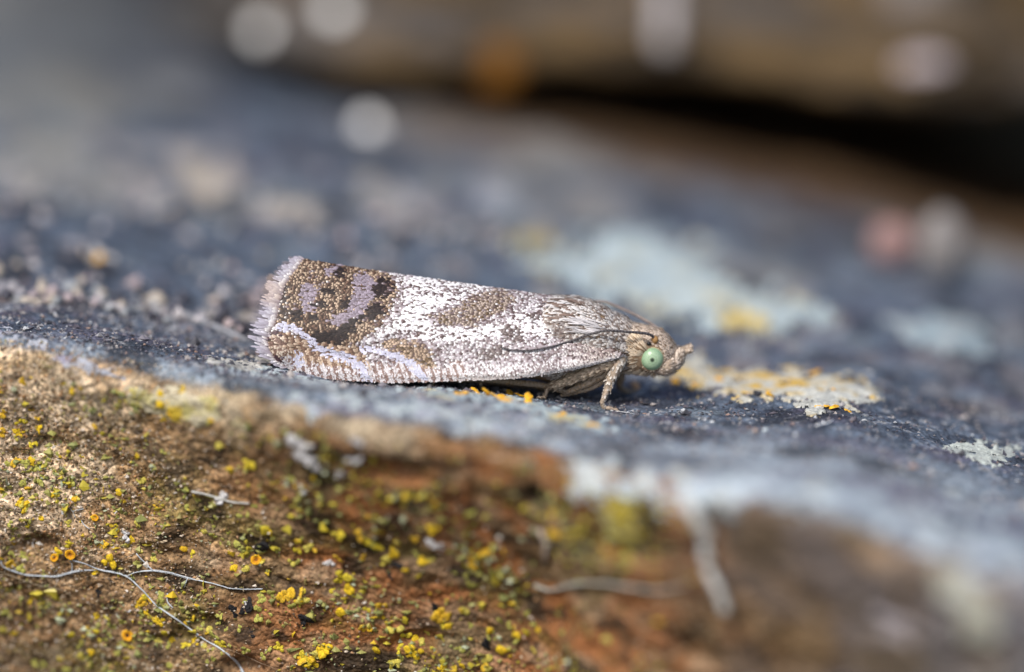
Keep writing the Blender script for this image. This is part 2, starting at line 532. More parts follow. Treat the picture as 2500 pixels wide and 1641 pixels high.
# ------------------------------------------------------------------ lichen crusts on the rock
def crust(poly, label, dmin, dmax, cols, thick=0.06, nz=18, nf=1.6, name='lichen_crust', cat='lichen', hole=0.0, sp=12):
    lo, hi = np.min(poly, 0) - 40, np.max(poly, 0) + 40
    ci = np.nonzero((xs > lo[0] - 40) & (xs < hi[0] + 40))[0]
    a, b = max(ci[0], 1), min(ci[-1] + 1, NX - 1)
    sub = slice(a, b)
    X, Y, Dp = ppx[sub], ppy[sub], dep[sub]
    inb = (Y > lo[1]) & (Y < hi[1]) & (Dp > dmin) & (Dp < dmax)
    if not inb.any(): return None
    cols_v = np.nonzero(inb.any(0))[0]
    v0, v1 = cols_v[0], cols_v[-1] + 1
    X, Y, Dp = X[:, v0:v1], Y[:, v0:v1], Dp[:, v0:v1]
    P, N = RP[sub, v0:v1], RN[sub, v0:v1]
    sd = poly_sdf(X, Y, poly) + nz * fbm(P, nf, 5, int(lo[0]) % 97 + 200, 0.65) * 2.4
    sd = sd + sp * (vnoise(P * np.array([1, 0.5, 1]), 5, 361) + vnoise(P * np.array([1, 0.5, 1]), 11, 362)) + sp * 0.5 * vnoise(P, 22, 363)
    if hole: sd -= hole * sstep(0.0, 0.5, fbm(P, nf * 1.2, 3, int(lo[1]) % 89 + 300)) * 60
    sd = np.where((Dp > dmin) & (Dp < dmax), sd, -99)
    h = sstep(-4, 14, sd)
    f = fbm(P, 5, 3, 331)
    V = P + N * (thick * h * (0.7 + 0.5 * f) - 0.012)[..., None]
    c = np.zeros(P.shape) + cols[0]
    c = c * (1 + 0.28 * fbm(P, 1.1, 3, 337))[..., None]
    c = mixc(c, cols[1], sstep(-0.1, 0.5, fbm(P, 3.0, 3, 341)))
    c = mixc(c, np.asarray(cols[0]) * 0.55, sstep(0.3, 0.6, f) * 0.6)
    if len(cols) > 2:
        c = mixc(c, cols[2], sstep(0.12, 0.4, fbm(P, 1.8, 3, 351)))
    qd = grid_quads(*P.shape[:2])
    keep = (sd.ravel()[qd] > -5).all(1)
    qd = qd[keep]
    if len(qd) == 0: return None
    used, inv = np.unique(qd, return_inverse=True)
    V = V.reshape(-1, 3)[used]
    return single(name, V.mean(0), V, inv.reshape(-1, 4)[:, ::-1] if FLIP else inv.reshape(-1, 4), None, c.reshape(-1, 3)[used], M_LICHEN, label=label, cat=cat)

FLIP = RN[NX // 2, 100, 2] > 0
PALE = [0.40, 0.48, 0.51]
TEAL = [0.26, 0.33, 0.37]
YEL = [0.62, 0.46, 0.06]
SAND = [0.52, 0.44, 0.30]
crust([(1230, 580), (1400, 575), (1540, 550), (1650, 590), (1760, 620), (1800, 690), (1950, 710), (2030, 780), (2000, 820), (1880, 830), (1700, 800), (1560, 770), (1480, 750), (1380, 700), (1270, 650)],
      'large pale blue-green lichen crust on the rock behind the moth', 1, 16, [PALE, [0.33, 0.40, 0.43], [0.45, 0.44, 0.34]], 0.10, 38, 1.0, hole=0.6, sp=34)
crust([(1225, 585), (1320, 570), (1370, 600), (1300, 635), (1240, 625)], 'mustard-coloured lichen crust at the end of the large pale crust behind the moth', 1, 16, [[0.42, 0.34, 0.16], [0.42, 0.4, 0.27]], 0.14, 24, sp=24)
crust([(1740, 745), (1850, 755), (1900, 800), (1850, 825), (1760, 800)], 'yellow lichen crust on the large pale crust, above the moth\'s palps', 1, 16, [[0.56, 0.44, 0.17], [0.48, 0.45, 0.3]], 0.14, 20, 1.5, sp=22)
crust([(1600, 885), (1680, 870), (1800, 905), (1880, 895), (2000, 900), (2120, 930), (2150, 965), (2060, 985), (2090, 1010), (1990, 1022), (1900, 990), (1820, 965), (1700, 950), (1590, 940)],
      'white lichen crust dotted with orange on the rock before the moth\'s head', -0.5, 6, [[0.46, 0.47, 0.44], [0.50, 0.41, 0.24], [0.58, 0.38, 0.08]], 0.08, 16, 2.2, hole=0.8, sp=16)
crust([(1020, 945), (1150, 958), (1250, 965), (1340, 985), (1420, 1015), (1520, 1045), (1450, 1062), (1340, 1025), (1200, 990), (1060, 972)],
      'pale lichen crust with yellow on the rim under the moth\'s legs', -6, 1.2, [PALE, TEAL, [0.55, 0.5, 0.3]], 0.05, 10)
crust([(440, 928), (560, 925), (650, 918), (760, 938), (900, 950), (1040, 960), (1200, 995), (1330, 1020), (1400, 1060), (1480, 1120), (1500, 1250), (1420, 1230), (1360, 1120), (1280, 1065), (1100, 1035), (900, 1015), (760, 1000), (600, 950)],
      'long patchy blue-green lichen crust along the blurred rim below the moth', -8, 1, [[0.40, 0.46, 0.48], [0.26, 0.27, 0.34], [0.5, 0.54, 0.55]], 0.05, 40, 0.9, hole=1.3, sp=34)
crust([(1470, 1140), (1600, 1165), (1800, 1165), (1950, 1165), (2150, 1195), (2350, 1240), (2500, 1330), (2520, 1460), (2400, 1385), (2250, 1310), (2050, 1260), (1850, 1245), (1650, 1240), (1520, 1250)],
      'broad pale lichen crust along the rim where the ledge juts forward', -15, -3, [[0.44, 0.51, 0.56], [0.28, 0.31, 0.40], [0.46, 0.47, 0.44]], 0.07, 46, 0.7, hole=0.8, sp=40)
crust([(2310, 1085), (2400, 1078), (2490, 1095), (2470, 1112), (2440, 1140), (2390, 1132), (2330, 1112)],
      'small sharp white lichen crust on dark rock where the ledge drops away', -1.5, 1.5, [[0.5, 0.54, 0.5], [0.34, 0.37, 0.36]], 0.06, 10, 4, hole=0.5)
crust([(-20, 800), (60, 815), (130, 850), (230, 890), (340, 925), (300, 940), (180, 900), (80, 850), (-20, 835)],
      'thin bluish lichen crust on the rim above the sandy front', -3, 0.6, [[0.36, 0.38, 0.44], [0.26, 0.25, 0.32]], 0.03, 16, hole=0.5, sp=14)
crust([(2160, 800), (2300, 775), (2450, 805), (2500, 850), (2350, 880), (2220, 850)],
      'blurred pale lichen crust on the rock below the pink pebble', 2, 16, [TEAL, [0.4, 0.42, 0.42]], 0.1, 26, 1.0, hole=0.6)
crust([(470, 905), (530, 870), (600, 876), (650, 893), (610, 915), (500, 920)],
      'crumbly pale grey lichen crust right behind the moth\'s wing tips', -1, 1.5, [[0.42, 0.41, 0.38], [0.25, 0.25, 0.24]], 0.07, 12, 4, hole=0.5)
crust([(300, 935), (420, 930), (540, 975), (530, 1040), (400, 1035), (320, 1000)],
      'whitish lichen crust speckled yellow just under the rim', -4, 0, [[0.52, 0.47, 0.34], [0.55, 0.5, 0.2], [0.62, 0.45, 0.05]], 0.06, 22, 1.8, hole=0.5)
crust([(2300, 1400), (2400, 1390), (2460, 1450), (2420, 1560), (2340, 1570), (2310, 1480)],
      'large blurred pale lichen crust hanging down the front where the ledge juts forward', -15, -6, [[0.38, 0.39, 0.35], [0.34, 0.32, 0.25]], 0.1, 34, 0.8, hole=0.7)
crust([(2130, 1490), (2210, 1500), (2220, 1560), (2150, 1570)], 'blurred lilac-grey lichen crust low on the jutting front', -15, -6, [[0.36, 0.33, 0.35], [0.3, 0.28, 0.28]], 0.1, 14, 0.8)
crust([(1480, 1220), (1560, 1215), (1580, 1330), (1540, 1420), (1480, 1400), (1450, 1300)], 'blurred yellow-green lichen crust on the corner of the ledge front', -9, -3, [[0.36, 0.31, 0.08], [0.45, 0.42, 0.25], [0.4, 0.3, 0.03]], 0.06, 34, 0.9, hole=1.0, sp=40)

# ------------------------------------------------------------------ grit
def grains(P, N, size, col, name, label, cat):
    n = len(P)
    base = np.array([[1, 0, 0], [-1, 0, 0], [0, 1, 0], [0, -1, 0], [0, 0, 1], [0, 0, -1.0]])
    J = base[None] * (1 + 0.45 * rng.standard_normal((n, 6, 1))) + 0.28 * rng.standard_normal((n, 6, 3))
    J *= size[:, None, None] * np.array([1, 1, 0.8])
    V = P[:, None] + J + N[:, None] * (size[:, None, None] * 0.35)
    T = np.array([[0, 2, 4], [2, 1, 4], [1, 3, 4], [3, 0, 4], [2, 0, 5], [1, 2, 5], [3, 1, 5], [0, 3, 5]])
    tr = (np.arange(n)[:, None, None] * 6 + T[None]).reshape(-1, 3)
    return single(name, (0, 0, 0), V.reshape(-1, 3), None, tr, np.repeat(col, 6, 0), M_GRIT, smooth=name == 'pale_gravel', label=label, cat=cat, kind='stuff')

inview = (ppx > -60) & (ppx < 2560) & (ppy > 300) & (ppy < 1700)
near = inview & (np.abs(dep) < 7)
cand = np.nonzero((near & (vv[None, :] < NTOP)).ravel())[0]
sel = rng.choice(cand, 9000)
pal = np.array([[0.30, 0.29, 0.30], [0.42, 0.38, 0.36], [0.05, 0.05, 0.06], [0.10, 0.09, 0.11], [0.16, 0.15, 0.18], [0.30, 0.20, 0.16], [0.5, 0.52, 0.54]])
pc = pal[rng.choice(7, len(sel), p=[.17, .1, .25, .22, .16, .05, .05])]
grains(RPf[sel], RNf[sel], np.exp(rng.normal(-3.65, 0.42, len(sel))), pc, 'rock_grit', 'fine dark and pale grit on top of the rock ledge', 'grit')
cand = np.nonzero((near & (vv[None, :] > NTOP)).ravel())[0]
wgt = (0.15 + 1.6 * sstep(700, 100, ppx.ravel()[cand]))
sel = rng.choice(cand, 11000, p=wgt / wgt.sum())
pal = np.array([[0.50, 0.40, 0.28], [0.6, 0.51, 0.42], [0.09, 0.06, 0.035], [0.26, 0.16, 0.085], [0.40, 0.22, 0.10], [0.30, 0.26, 0.10], [0.66, 0.61, 0.55]])
pc = pal[rng.choice(7, len(sel), p=[.2, .12, .2, .2, .13, .1, .05])]
grains(RPf[sel], RNf[sel], np.exp(rng.normal(-3.85, 0.35, len(sel))), pc, 'sand_grains', 'sand-coloured and brown mineral grains on the ledge front', 'grit')
# pale pebbly specks over the blurred ground behind
cand = np.nonzero((inview & (dep > 2.5) & (dep < 13) & (vv[None, :] < NTOP) & (ppx < 1250)).ravel())[0]
sel = rng.choice(cand, 520)
pal = np.array([[0.42, 0.40, 0.42], [0.46, 0.40, 0.33], [0.4, 0.33, 0.34], [0.06, 0.06, 0.08], [0.34, 0.36, 0.38]])
pc = pal[rng.choice(5, len(sel), p=[.2, .14, .12, .38, .16])]
grains(RPf[sel], RNf[sel], np.clip(np.exp(rng.normal(-2.05, 0.35, len(sel))), 0, 0.20), pc, 'pale_gravel', 'blurred pale and dark gravel on the rock behind the wing tips', 'gravel')

# ------------------------------------------------------------------ lichen granules, cups, crumbs
def frame_matrix(P, N, size, spin=0.0, flat=(1, 1, 1)):
    N = nrm(np.asarray(N))
    a = np.array([1, 0, 0]) if abs(N[0]) < 0.8 else np.array([0, 1, 0])
    t = nrm(np.cross(N, a))
    b = np.cross(N, t)
    c, s_ = math.cos(spin), math.sin(spin)
    t, b = t * c + b * s_, b * c - t * s_
    m = Matrix.Identity(4)
    for r in range(3):
        m[r][0] = t[r] * size * S * flat[0]
        m[r][1] = b[r] * size * S * flat[1]
        m[r][2] = N[r] * size * S * flat[2]
        m[r][3] = P[r] * S
    return m

def lobe_mesh(name, lobes, c1, c2, seed, mat, smooth=True):
    """a little cushion of rounded scales, 1 mm across"""
    r_ = np.random.default_rng(seed)
    V, Q, T, C = [], [], [], []
    for k in range(lobes):
        ang = k * 2.4 + r_.uniform(0, 1)
        rad = 0.0 if k == 0 else r_.uniform(0.3, 0.62)
        ctr = np.array([math.cos(ang) * rad, math.sin(ang) * rad, r_.uniform(-0.05, 0.12)])
        sz = r_.uniform(0.26, 0.42) if lobes > 1 else 0.5
        o = len(V)
        nu, nr = 9, 3
        tilt = r_.normal(0, 0.25, 2)
        wob = 1 + r_.normal(0, 0.16, nu)
        for j in range(nr):
            e = [1.0, 0.8, 0.35][j]
            h = [-0.25, 0.28, 0.42][j]
            for i in range(nu):
                a = i / nu * 6.283
                x, y = math.cos(a) * e * wob[i], math.sin(a) * e * wob[i]
                V.append(ctr + sz * np.array([x, y, h + tilt[0] * x + tilt[1] * y + 0.08 * r_.normal()]))
                C.append(mixc(np.array(c1), c2, np.array(r_.uniform(0, 1) * [0.9, 0.3, 0.6][j])))
        V.append(ctr + sz * np.array([0, 0, 0.36]))
        C.append(np.array(c1))
        for j in range(nr - 1):
            for i in range(nu):
                Q.append((o + j * nu + i, o + j * nu + (i + 1) % nu, o + (j + 1) * nu + (i + 1) % nu, o + (j + 1) * nu + i))
        for i in range(nu):
            T.append((o + 2 * nu + i, o + 2 * nu + (i + 1) % nu, o + nr * nu))
    V = np.array(V)
    if not smooth: V = V + 0.05 * r_.standard_normal(V.shape)
    return new_mesh(name, V, Q, T, np.array(C), mat, smooth)

Y1 = [lobe_mesh('yellow_lichen', n, c, c2_, 10 + n + 7 * k_, M_GRAN) for k_, (c, c2_) in enumerate((
      ((0.72, 0.48, 0.02), (0.46, 0.36, 0.03)), ((0.62, 0.48, 0.03), (0.36, 0.34, 0.06)), ((0.70, 0.42, 0.015), (0.55, 0.42, 0.10)), ((0.56, 0.47, 0.08), (0.40, 0.38, 0.12))))
      for n in (1, 2, 3, 4, 6)]
G1 = [lobe_mesh('green_lichen', n, (0.42, 0.40, 0.08), (0.30, 0.33, 0.12), 30 + n, M_GRAN) for n in (1, 2, 3, 4)]
O1 = [lobe_mesh('orange_lichen', n, (0.78, 0.40, 0.02), (0.66, 0.42, 0.08), 50 + n, M_GRAN) for n in (1, 2, 3)]
placed = []

def put(meshes, name, px, py, size_px, label, cat, group=None, flat=0.7, lift=0.0, asp=1.0, spin=None):
    P, N = hit(px, py)
    me = random.choice(meshes) if isinstance(meshes, list) else meshes
    o = bpy.data.objects.new(name, me)
    COL.objects.link(o)
    sz = size_px / PXMM
    N2 = nrm(N + 0.25 * rng.standard_normal(3))
    o.matrix_world = frame_matrix(P + N * sz * lift, N2, sz, random.uniform(0, 6) if spin is None else spin, (asp, random.uniform(0.75, 1.1), flat))
    placed.append((px, py))
    return tag(o, label, cat, group)

LY, GY = 'tiny bright yellow lichen scale on the brown front of the ledge', 'bright yellow lichen scales on the ledge front'
LG, GG = 'tiny dull yellow-green lichen scale on the brown front of the ledge', 'yellow-green lichen scales on the ledge front'
z5 = lambda p: (p[0] / 2.975, 1200 + p[1] / 2.975)
z6 = lambda p: (700 + p[0] / 2.294, 960 + p[1] / 2.294)
z4 = lambda p: (p[0] / 2.975, 760 + p[1] / 2.975)
ylist = [(z5, p) for p in [
    (150, 80), (180, 105), (290, 180), (165, 215), (210, 245), (490, 225), (690, 190), (850, 255), (995, 245), (960, 355), (1480, 295), (750, 395),
    (1390, 455), (1340, 415), (795, 505), (1115, 490), (95, 340), (105, 380), (700, 575), (15, 490), (90, 535), (1700, 550), (1785, 565), (1760, 430),
    (1060, 760), (1055, 810), (1095, 805), (1060, 880), (1085, 905), (1010, 830), (1155, 940), (700, 915), (770, 915), (1345, 945), (1195, 1030),
    (1155, 1080), (1250, 1080), (1345, 1110), (1415, 1090), (1485, 1120), (1610, 1115), (935, 1205), (795, 1250), (665, 1165), (520, 1040), (600, 1090),
    (730, 1085), (700, 1030), (105, 1035), (20, 1010), (640, 990), (450, 1220), (590, 1200), (2180, 800), (2190, 745), (2110, 735), (2080, 770),
    (2190, 1190), (2230, 1205), (2290, 1180), (2340, 1145), (2270, 1250), (2050, 1155), (2020, 1115), (2345, 240), (2160, 360), (2230, 415), (2105, 500),
    (1930, 285), (1950, 300), (540, 45), (400, 15), (870, 15), (215, 795), (300, 740), (1520, 995), (510, 380), (1140, 120), (430, 440), (2160, 425), (2280, 420)]]
ylist += [(z6, p) for p in [
    (200, 735), (510, 770), (725, 810), (455, 690), (1110, 695), (1245, 620), (825, 650), (1490, 665), (1500, 785), (1030, 955), (1220, 890), (1105, 890),
    (670, 990), (760, 945), (805, 940), (1165, 1050), (740, 1025), (300, 1030), (340, 1035), (345, 1080), (250, 1110), (80, 1120), (75, 1165), (460, 1215),
    (525, 1185), (300, 1230), (660, 1270), (1010, 1225), (870, 1295), (905, 1310), (590, 1330), (650, 1355), (755, 1385), (720, 1375), (795, 1340),
    (625, 1430), (715, 1450), (80, 1480), (115, 1490), (160, 1470), (205, 1430), (500, 1440), (1330, 1330), (1280, 1340), (1410, 1325), (1140, 1330),
    (1110, 1500), (1135, 1480), (1390, 1450), (1100, 1530), (990, 1535), (875, 1545), (610, 1500), (60, 825), (110, 870), (400, 790), (295, 795),
    (430, 925), (500, 850), (605, 900), (610, 830), (815, 760), (560, 930), (885, 1250), (430, 1325), (465, 1325), (1200, 1440), (290, 930)]]
ylist += [(z4, p) for p in [
    (165, 515), (460, 525), (150, 795), (240, 715), (265, 770), (280, 850), (140, 880), (110, 910), (240, 960), (25, 880), (15, 745), (455, 1170), (500, 1265),
    (400, 1325), (205, 1290), (860, 1315), (545, 1350), (150, 1390), (320, 1200), (535, 585), (125, 1100), (225, 1090), (975, 580), (1065, 625),
    (1330, 575), (1180, 650), (1245, 740), (1190, 775), (1425, 740), (1530, 775), (1070, 885), (1025, 1225), (1800, 1105), (1600, 970), (690, 835)]]
def area(px, py):
    thread_y = np.interp(px, [0, 168, 315, 355, 450, 540, 600], [1385, 1363, 1405, 1450, 1520, 1585, 1640])
    if px < 330 and py < 1330: return 'on the pale sandy end of the ledge front'
    if px < 600 and py > thread_y: return 'below the silk threads on the ledge front'
    if px > 1150: return 'on the ledge corner by the grey rootlet'
    if px > 640 and py > 1300: return 'on the rusty part of the ledge front'
    if py < 1150: return 'on the ledge front just under the rim'
    return 'between the white husk and the silk threads'
for f, p in ylist:
    px, py = f(p)
    sz = random.triangular(12, 32, 19) * (1.15 if f is z6 else 1)
    put(Y1, 'yellow_lichen', px, py, sz, 'small bright yellow lichen scale ' + area(px, py), 'lichen', 'bright yellow lichen scales ' + area(px, py))
# yellow-green ones drift in clumps over the front
cl = [(random.uniform(0, 1500), random.uniform(1120, 1640)) for _ in range(60)]
k = 0
while k < 230:
    c = random.choice(cl)
    px, py = random.gauss(c[0], 38), random.gauss(c[1], 24)
    if not (5 < px < 1600 and 1060 < py < 1636): continue
    if py < 1150 + (px - 500) * 0.12 and random.random() < 0.6: continue
    put(G1, 'green_lichen', px, py, random.uniform(10, 21), 'tiny dull yellow-green lichen scale ' + area(px, py), 'lichen', 'yellow-green lichen scales ' + area(px, py), 0.55)
    k += 1
# countless minute ones
cand = np.nonzero((inview & (vv[None, :] > NTOP + 25) & (ppx < 1700)).ravel())[0]
cl2 = fbm(RPf[cand], 0.8, 3, 401)
wq = np.clip(cl2 + 0.25, 0.02, None) ** 1.5
sel = rng.choice(cand, 2000, p=wq / wq.sum())
pal = np.array([[0.5, 0.42, 0.05], [0.35, 0.34, 0.1], [0.24, 0.26, 0.09], [0.6, 0.42, 0.03], [0.4, 0.44, 0.3]])
grains(RPf[sel], RNf[sel], np.exp(rng.normal(-3.2, 0.4, len(sel))), pal[rng.choice(5, len(sel), p=[.25, .3, .25, .1, .1])],
       'lichen_dust', 'fine yellow-green lichen dust spread over the ledge front', 'lichen')
for (px, py, s_) in [(1651, 932, 30), (1749, 932, 30), (1810, 950, 18), (1985, 914, 40), (1882, 966, 32), (1954, 963, 20), (2018, 994, 36), (2072, 1005, 20), (2046, 958, 22), (1640, 905, 30), (1700, 942, 18), (1920, 975, 16), (2010, 940, 22)]:
    put(O1, 'orange_lichen', px, py, s_, 'small orange lichen grain on the white crust before the moth\'s head', 'lichen', 'orange lichen grains before the head')
for (px, py, s_) in [(1132, 960, 32), (1116, 961, 22), (1164, 957, 24), (1203, 966, 40), (1222, 966, 26), (1246, 963, 38), (1237, 978, 40), (1290, 980, 28), (1272, 966, 26), (1368, 1014, 36), (1460, 1041, 32), (1440, 1036, 24), (1378, 1008, 18)]:
    put(O1, 'orange_lichen', px, py, s_, 'small orange-yellow lichen grain on the rim under the moth\'s belly', 'lichen', 'orange lichen grains under the moth', 0.6)

def cup(px, py, size_px, label, hole=(0.30, 0.12, 0.02)):
    nu = 20
    prof = [(0.30, -0.3), (0.55, 0.0), (0.92, 0.30), (1.0, 0.44), (0.88, 0.50), (0.62, 0.40), (0.34, 0.30), (0.28, 0.22)]
    cs = [(0.5, 0.3, 0.03), (0.62, 0.36, 0.03), (0.75, 0.42, 0.02), (0.80, 0.44, 0.02), (0.80, 0.42, 0.02), (0.72, 0.33, 0.015), (0.6, 0.25, 0.015), hole]
    V, C = [], []
    ph = random.uniform(0, 6)
    for (r, z), c in zip(prof, cs):
        for i in range(nu):
            a = i / nu * 6.2832
            rr = r * (1 + 0.06 * math.sin(2 * a + ph) + 0.04 * math.sin(5 * a))
            V.append((rr * math.cos(a), rr * math.sin(a), z + 0.05 * math.sin(3 * a + ph)))
            C.append(c)
    V.append((0, 0, 0.2))
    C.append(hole)
    Q = grid_quads(len(prof), nu, True)
    o = (len(prof) - 1) * nu
    T = [(o + i, len(V) - 1, o + (i + 1) % nu) for i in range(nu)]
    me = new_mesh('lichen_cup', np.array(V), Q[:, ::-1], np.array(T)[:, ::-1], np.array(C), M_GRAN)
    P, N = hit(px, py)
    ob = bpy.data.objects.new('lichen_cup', me)
    COL.objects.link(ob)
    tc = nrm(CAM - P)
    ob.matrix_world = frame_matrix(P, nrm(N * 0.6 + tc * 0.7), size_px / 2 / PXMM, random.uniform(0, 6))
    return tag(ob, label, 'lichen', None)

cup(*z5((510, 455)), 27, 'orange lichen cup with a brown hollow, where a branching silk thread begins')
cup(*z5((397, 480)), 21, 'yellow-orange lichen cup just above the long silk thread')
cup(*z5((1862, 495)), 27, 'orange lichen cup with a deep orange centre beside a black speck')
cup(*z5((925, 1045)), 29, 'orange lichen cup with a black hole, below the forked silk thread', (0.03, 0.015, 0.01))
cup(*z5((690, 190)), 18, 'dull tan lichen cup next to a white silk scrap', (0.5, 0.3, 0.08))

WC = [lobe_mesh('white_crumb', n, (0.60, 0.60, 0.62), (0.42, 0.40, 0.39), 70 + n, M_GRAN, False) for n in (2, 3, 4)]
BC = [lobe_mesh('black_crumb', n, (0.015, 0.015, 0.018), (0.03, 0.028, 0.03), 80 + n, M_GRAN, False) for n in (3, 4)]
for p, s_ in [((910, 330), 26), ((945, 870), 9), ((455, 145), 9), ((1785, 805), 8), ((2220, 1275), 11), ((235, 375), 10)]:
    put(WC, 'white_crumb', *z5(p), s_, 'white mineral crumb on the brown front of the ledge', 'crumb', 'white crumbs on the ledge front', 1.0, 0.2)
for p, s_ in [((415, 275), 26), ((380, 365), 26), ((310, 445), 22), ((95, 550), 22), ((820, 830), 24), ((875, 860), 22), ((1600, 560), 42), ((245, 940), 22)]:
    put(WC, 'white_crumb', *z6(p), s_, 'blurred white crumb on the brown front of the ledge', 'crumb', 'blurred white crumbs on the ledge front', 1.0, 0.2)
for p, s_ in [((1885, 415), 40), ((2210, 930), 30), ((1790, 830), 34), ((715, 735), 16), ((1830, 1020), 18), ((1700, 860), 26)]:
    put(BC, 'black_crumb', *z5(p), s_, 'black crumb on the brown front of the ledge', 'crumb', 'black crumbs on the ledge front', 0.5, 0.0)
for p, s_ in [((605, 950), 24), ((575, 1010), 22), ((845, 1210), 28), ((90, 1280), 34), ((1120, 1410), 28)]:
    put(BC, 'black_crumb', *z6(p), s_, 'black crumb on the brown front of the ledge', 'crumb', 'black crumbs on the ledge front', 0.5, 0.0)
put(WC[2], 'white_flake', 742, 1085, 56, 'blurred white flake stuck under the rim below the wing tips', 'flake', None, 0.9, 0.15)
put(WC[1], 'white_flake', 770, 1120, 46, 'smaller blurred white flake touching the big white one', 'flake', None, 0.9, 0.15)
put(WC[1], 'white_husk', 535, 1217, 46, 'whitish husk lying on the front with a dark end', 'husk', None, 0.6, 0.1, 0.55, 0.2)
put(WC[0], 'white_flake', 275, 645, 62, 'white flake with an orange end on the blurred rock', 'flake', None, 0.9, 0.2)
put(O1[0], 'orange_lichen', 237, 637, 34, 'single orange lichen grain at the end of a white flake', 'lichen', None, 0.9, 0.2)
put(lobe_mesh('pink_crumb', 2, (0.5, 0.34, 0.24), (0.6, 0.5, 0.45), 91, M_GRAN), 'pink_crumb', 1843, 1054, 14, 'tiny pinkish crumb on the dark rock by the ledge rim', 'crumb', None, 1, .2)
put(lobe_mesh('blue_crumb', 2, (0.6, 0.68, 0.72), (0.5, 0.55, 0.6), 92, M_GRAN), 'pale_blue_crumb', 1866, 1052, 14, 'tiny pale blue crumb beside a pinkish crumb', 'crumb', None, 1, .2)
put(lobe_mesh('pink_crumb', 2, (0.5, 0.3, 0.16), (0.5, 0.38, 0.3), 93, M_GRAN), 'tan_crumb', 1553, 951, 36, 'blurred tan crumb on the rock behind the moth\'s foreleg', 'crumb', None, 1, .2)

def pebble(px, py, sx, sy, col, label):
    P, N = hit(px, py)
    nu, nv = 20, 14
    th = np.linspace(0.02, math.pi - 0.02, nv)[:, None]
    ph = np.linspace(0, 2 * math.pi, nu, endpoint=False)[None, :]
    v = np.stack([np.sin(th) * np.cos(ph), np.sin(th) * np.sin(ph), np.cos(th) + 0 * ph], -1)
    v = v * (1 + 0.12 * fbm(v + px, 1.5, 3, 7))[..., None] * np.array([sx, sx * 0.9, sy]) / PXMM / 2
    V = v + P + np.array([0, 0, sy / PXMM * 0.35])
    return single('pebble', P, V.reshape(-1, 3), grid_quads(nv, nu, True)[:, ::-1], None, np.array(col), M_LICHEN, label=label, cat='pebble')

pebble(2185, 640, 130, 130, (0.30, 0.19, 0.18), 'blurred pink pebble on the rock in front of the dark gap')
pebble(2300, 660, 130, 190, (0.24, 0.225, 0.22), 'tall blurred grey pebble beside the pink one')

# ------------------------------------------------------------------ threads and fibres
def tube(pts, rad, nu=8, cap=True):
    pts = np.asarray(pts, float)
    rad = np.broadcast_to(np.asarray(rad, float), (len(pts),))
    t = nrm(np.gradient(pts, axis=0))
    ref = np.array([0, 0, 1.0])
    a = nrm(np.cross(t, ref + 1e-3))
    b = np.cross(t, a)
    ang = np.linspace(0, 2 * math.pi, nu, endpoint=False)
    V = pts[:, None] + rad[:, None, None] * (np.cos(ang)[None, :, None] * a[:, None] + np.sin(ang)[None, :, None] * b[:, None])
    V = V.reshape(-1, 3)
    Q = grid_quads(len(pts), nu, True)
    T = []
    if cap:
        o = len(V)
        V = np.concatenate([V, pts[:1] - t[:1] * rad[0] * 0.5, pts[-1:] + t[-1:] * rad[-1] * 0.5])
        e = (len(pts) - 1) * nu
        for i in range(nu):
            T.append((i, (i + 1) % nu, o))
            T.append((e + (i + 1) % nu, e + i, o + 1))
    return V, Q, np.array(T).reshape(-1, 3)

def resample(pts, n):
    pts = np.asarray(pts, float)
    s_ = np.concatenate([[0], np.cumsum(np.linalg.norm(np.diff(pts, axis=0), axis=1))])
    return pchip(s_, pts, np.linspace(0, s_[-1], n))

def join(parts):
    V, Q, T, o = [], [], [], 0
    for v, q_, t_ in parts:
        V.append(v)
        if len(q_): Q.append(np.asarray(q_) + o)
        if len(t_): T.append(np.asarray(t_) + o)
        o += len(v)
    return np.concatenate(V), np.concatenate(Q) if Q else None, np.concatenate(T) if T else None

def strand(lines, name, label, cat, r=0.016, lift=0.03, col=(0.55, 0.60, 0.66), mat=None, taper=0.5, wob=1.0, conv=None):
    parts = []
    for ln in lines:
        ln = [conv(p) for p in ln] if conv else ln
        n = max(8, int(sum(math.dist(a, b) for a, b in zip(ln[:-1], ln[1:])) / 7))
        pp = resample(ln, n)
        P = []
        dl = None
        for p in pp:
            h, nn = hit(*p)
            P.append(h + nn * lift)
        P = np.array(P)
        for _ in range(4):
            P[1:-1] = 0.25 * P[:-2] + 0.5 * P[1:-1] + 0.25 * P[2:]
        P += wob * 0.012 * np.stack([fbm(P, 4, 2, 500 + k_) for k_ in range(3)], -1)
        rr = r * (1 - taper * np.linspace(0, 1, n) ** 2) * (0.85 + 0.7 * fbm(P, 2.2, 3, 510))
        rr = np.clip(rr, r * 0.3, None)
        parts.append(tube(P, rr, 7))
        if mat is None and n > 20:                     # loose strands beside the main one
            for q_ in range(3):
                off = 0.035 * np.stack([fbm(P, 0.9, 3, 520 + 7 * q_ + k_) for k_ in range(3)], -1)
                parts.append(tube(P + off, r * 0.28, 5))
    V, Q, T = join(parts)
    return single(name, V.mean(0), V, Q, T, np.array(col), mat or M_SILK, label=label, cat=cat)

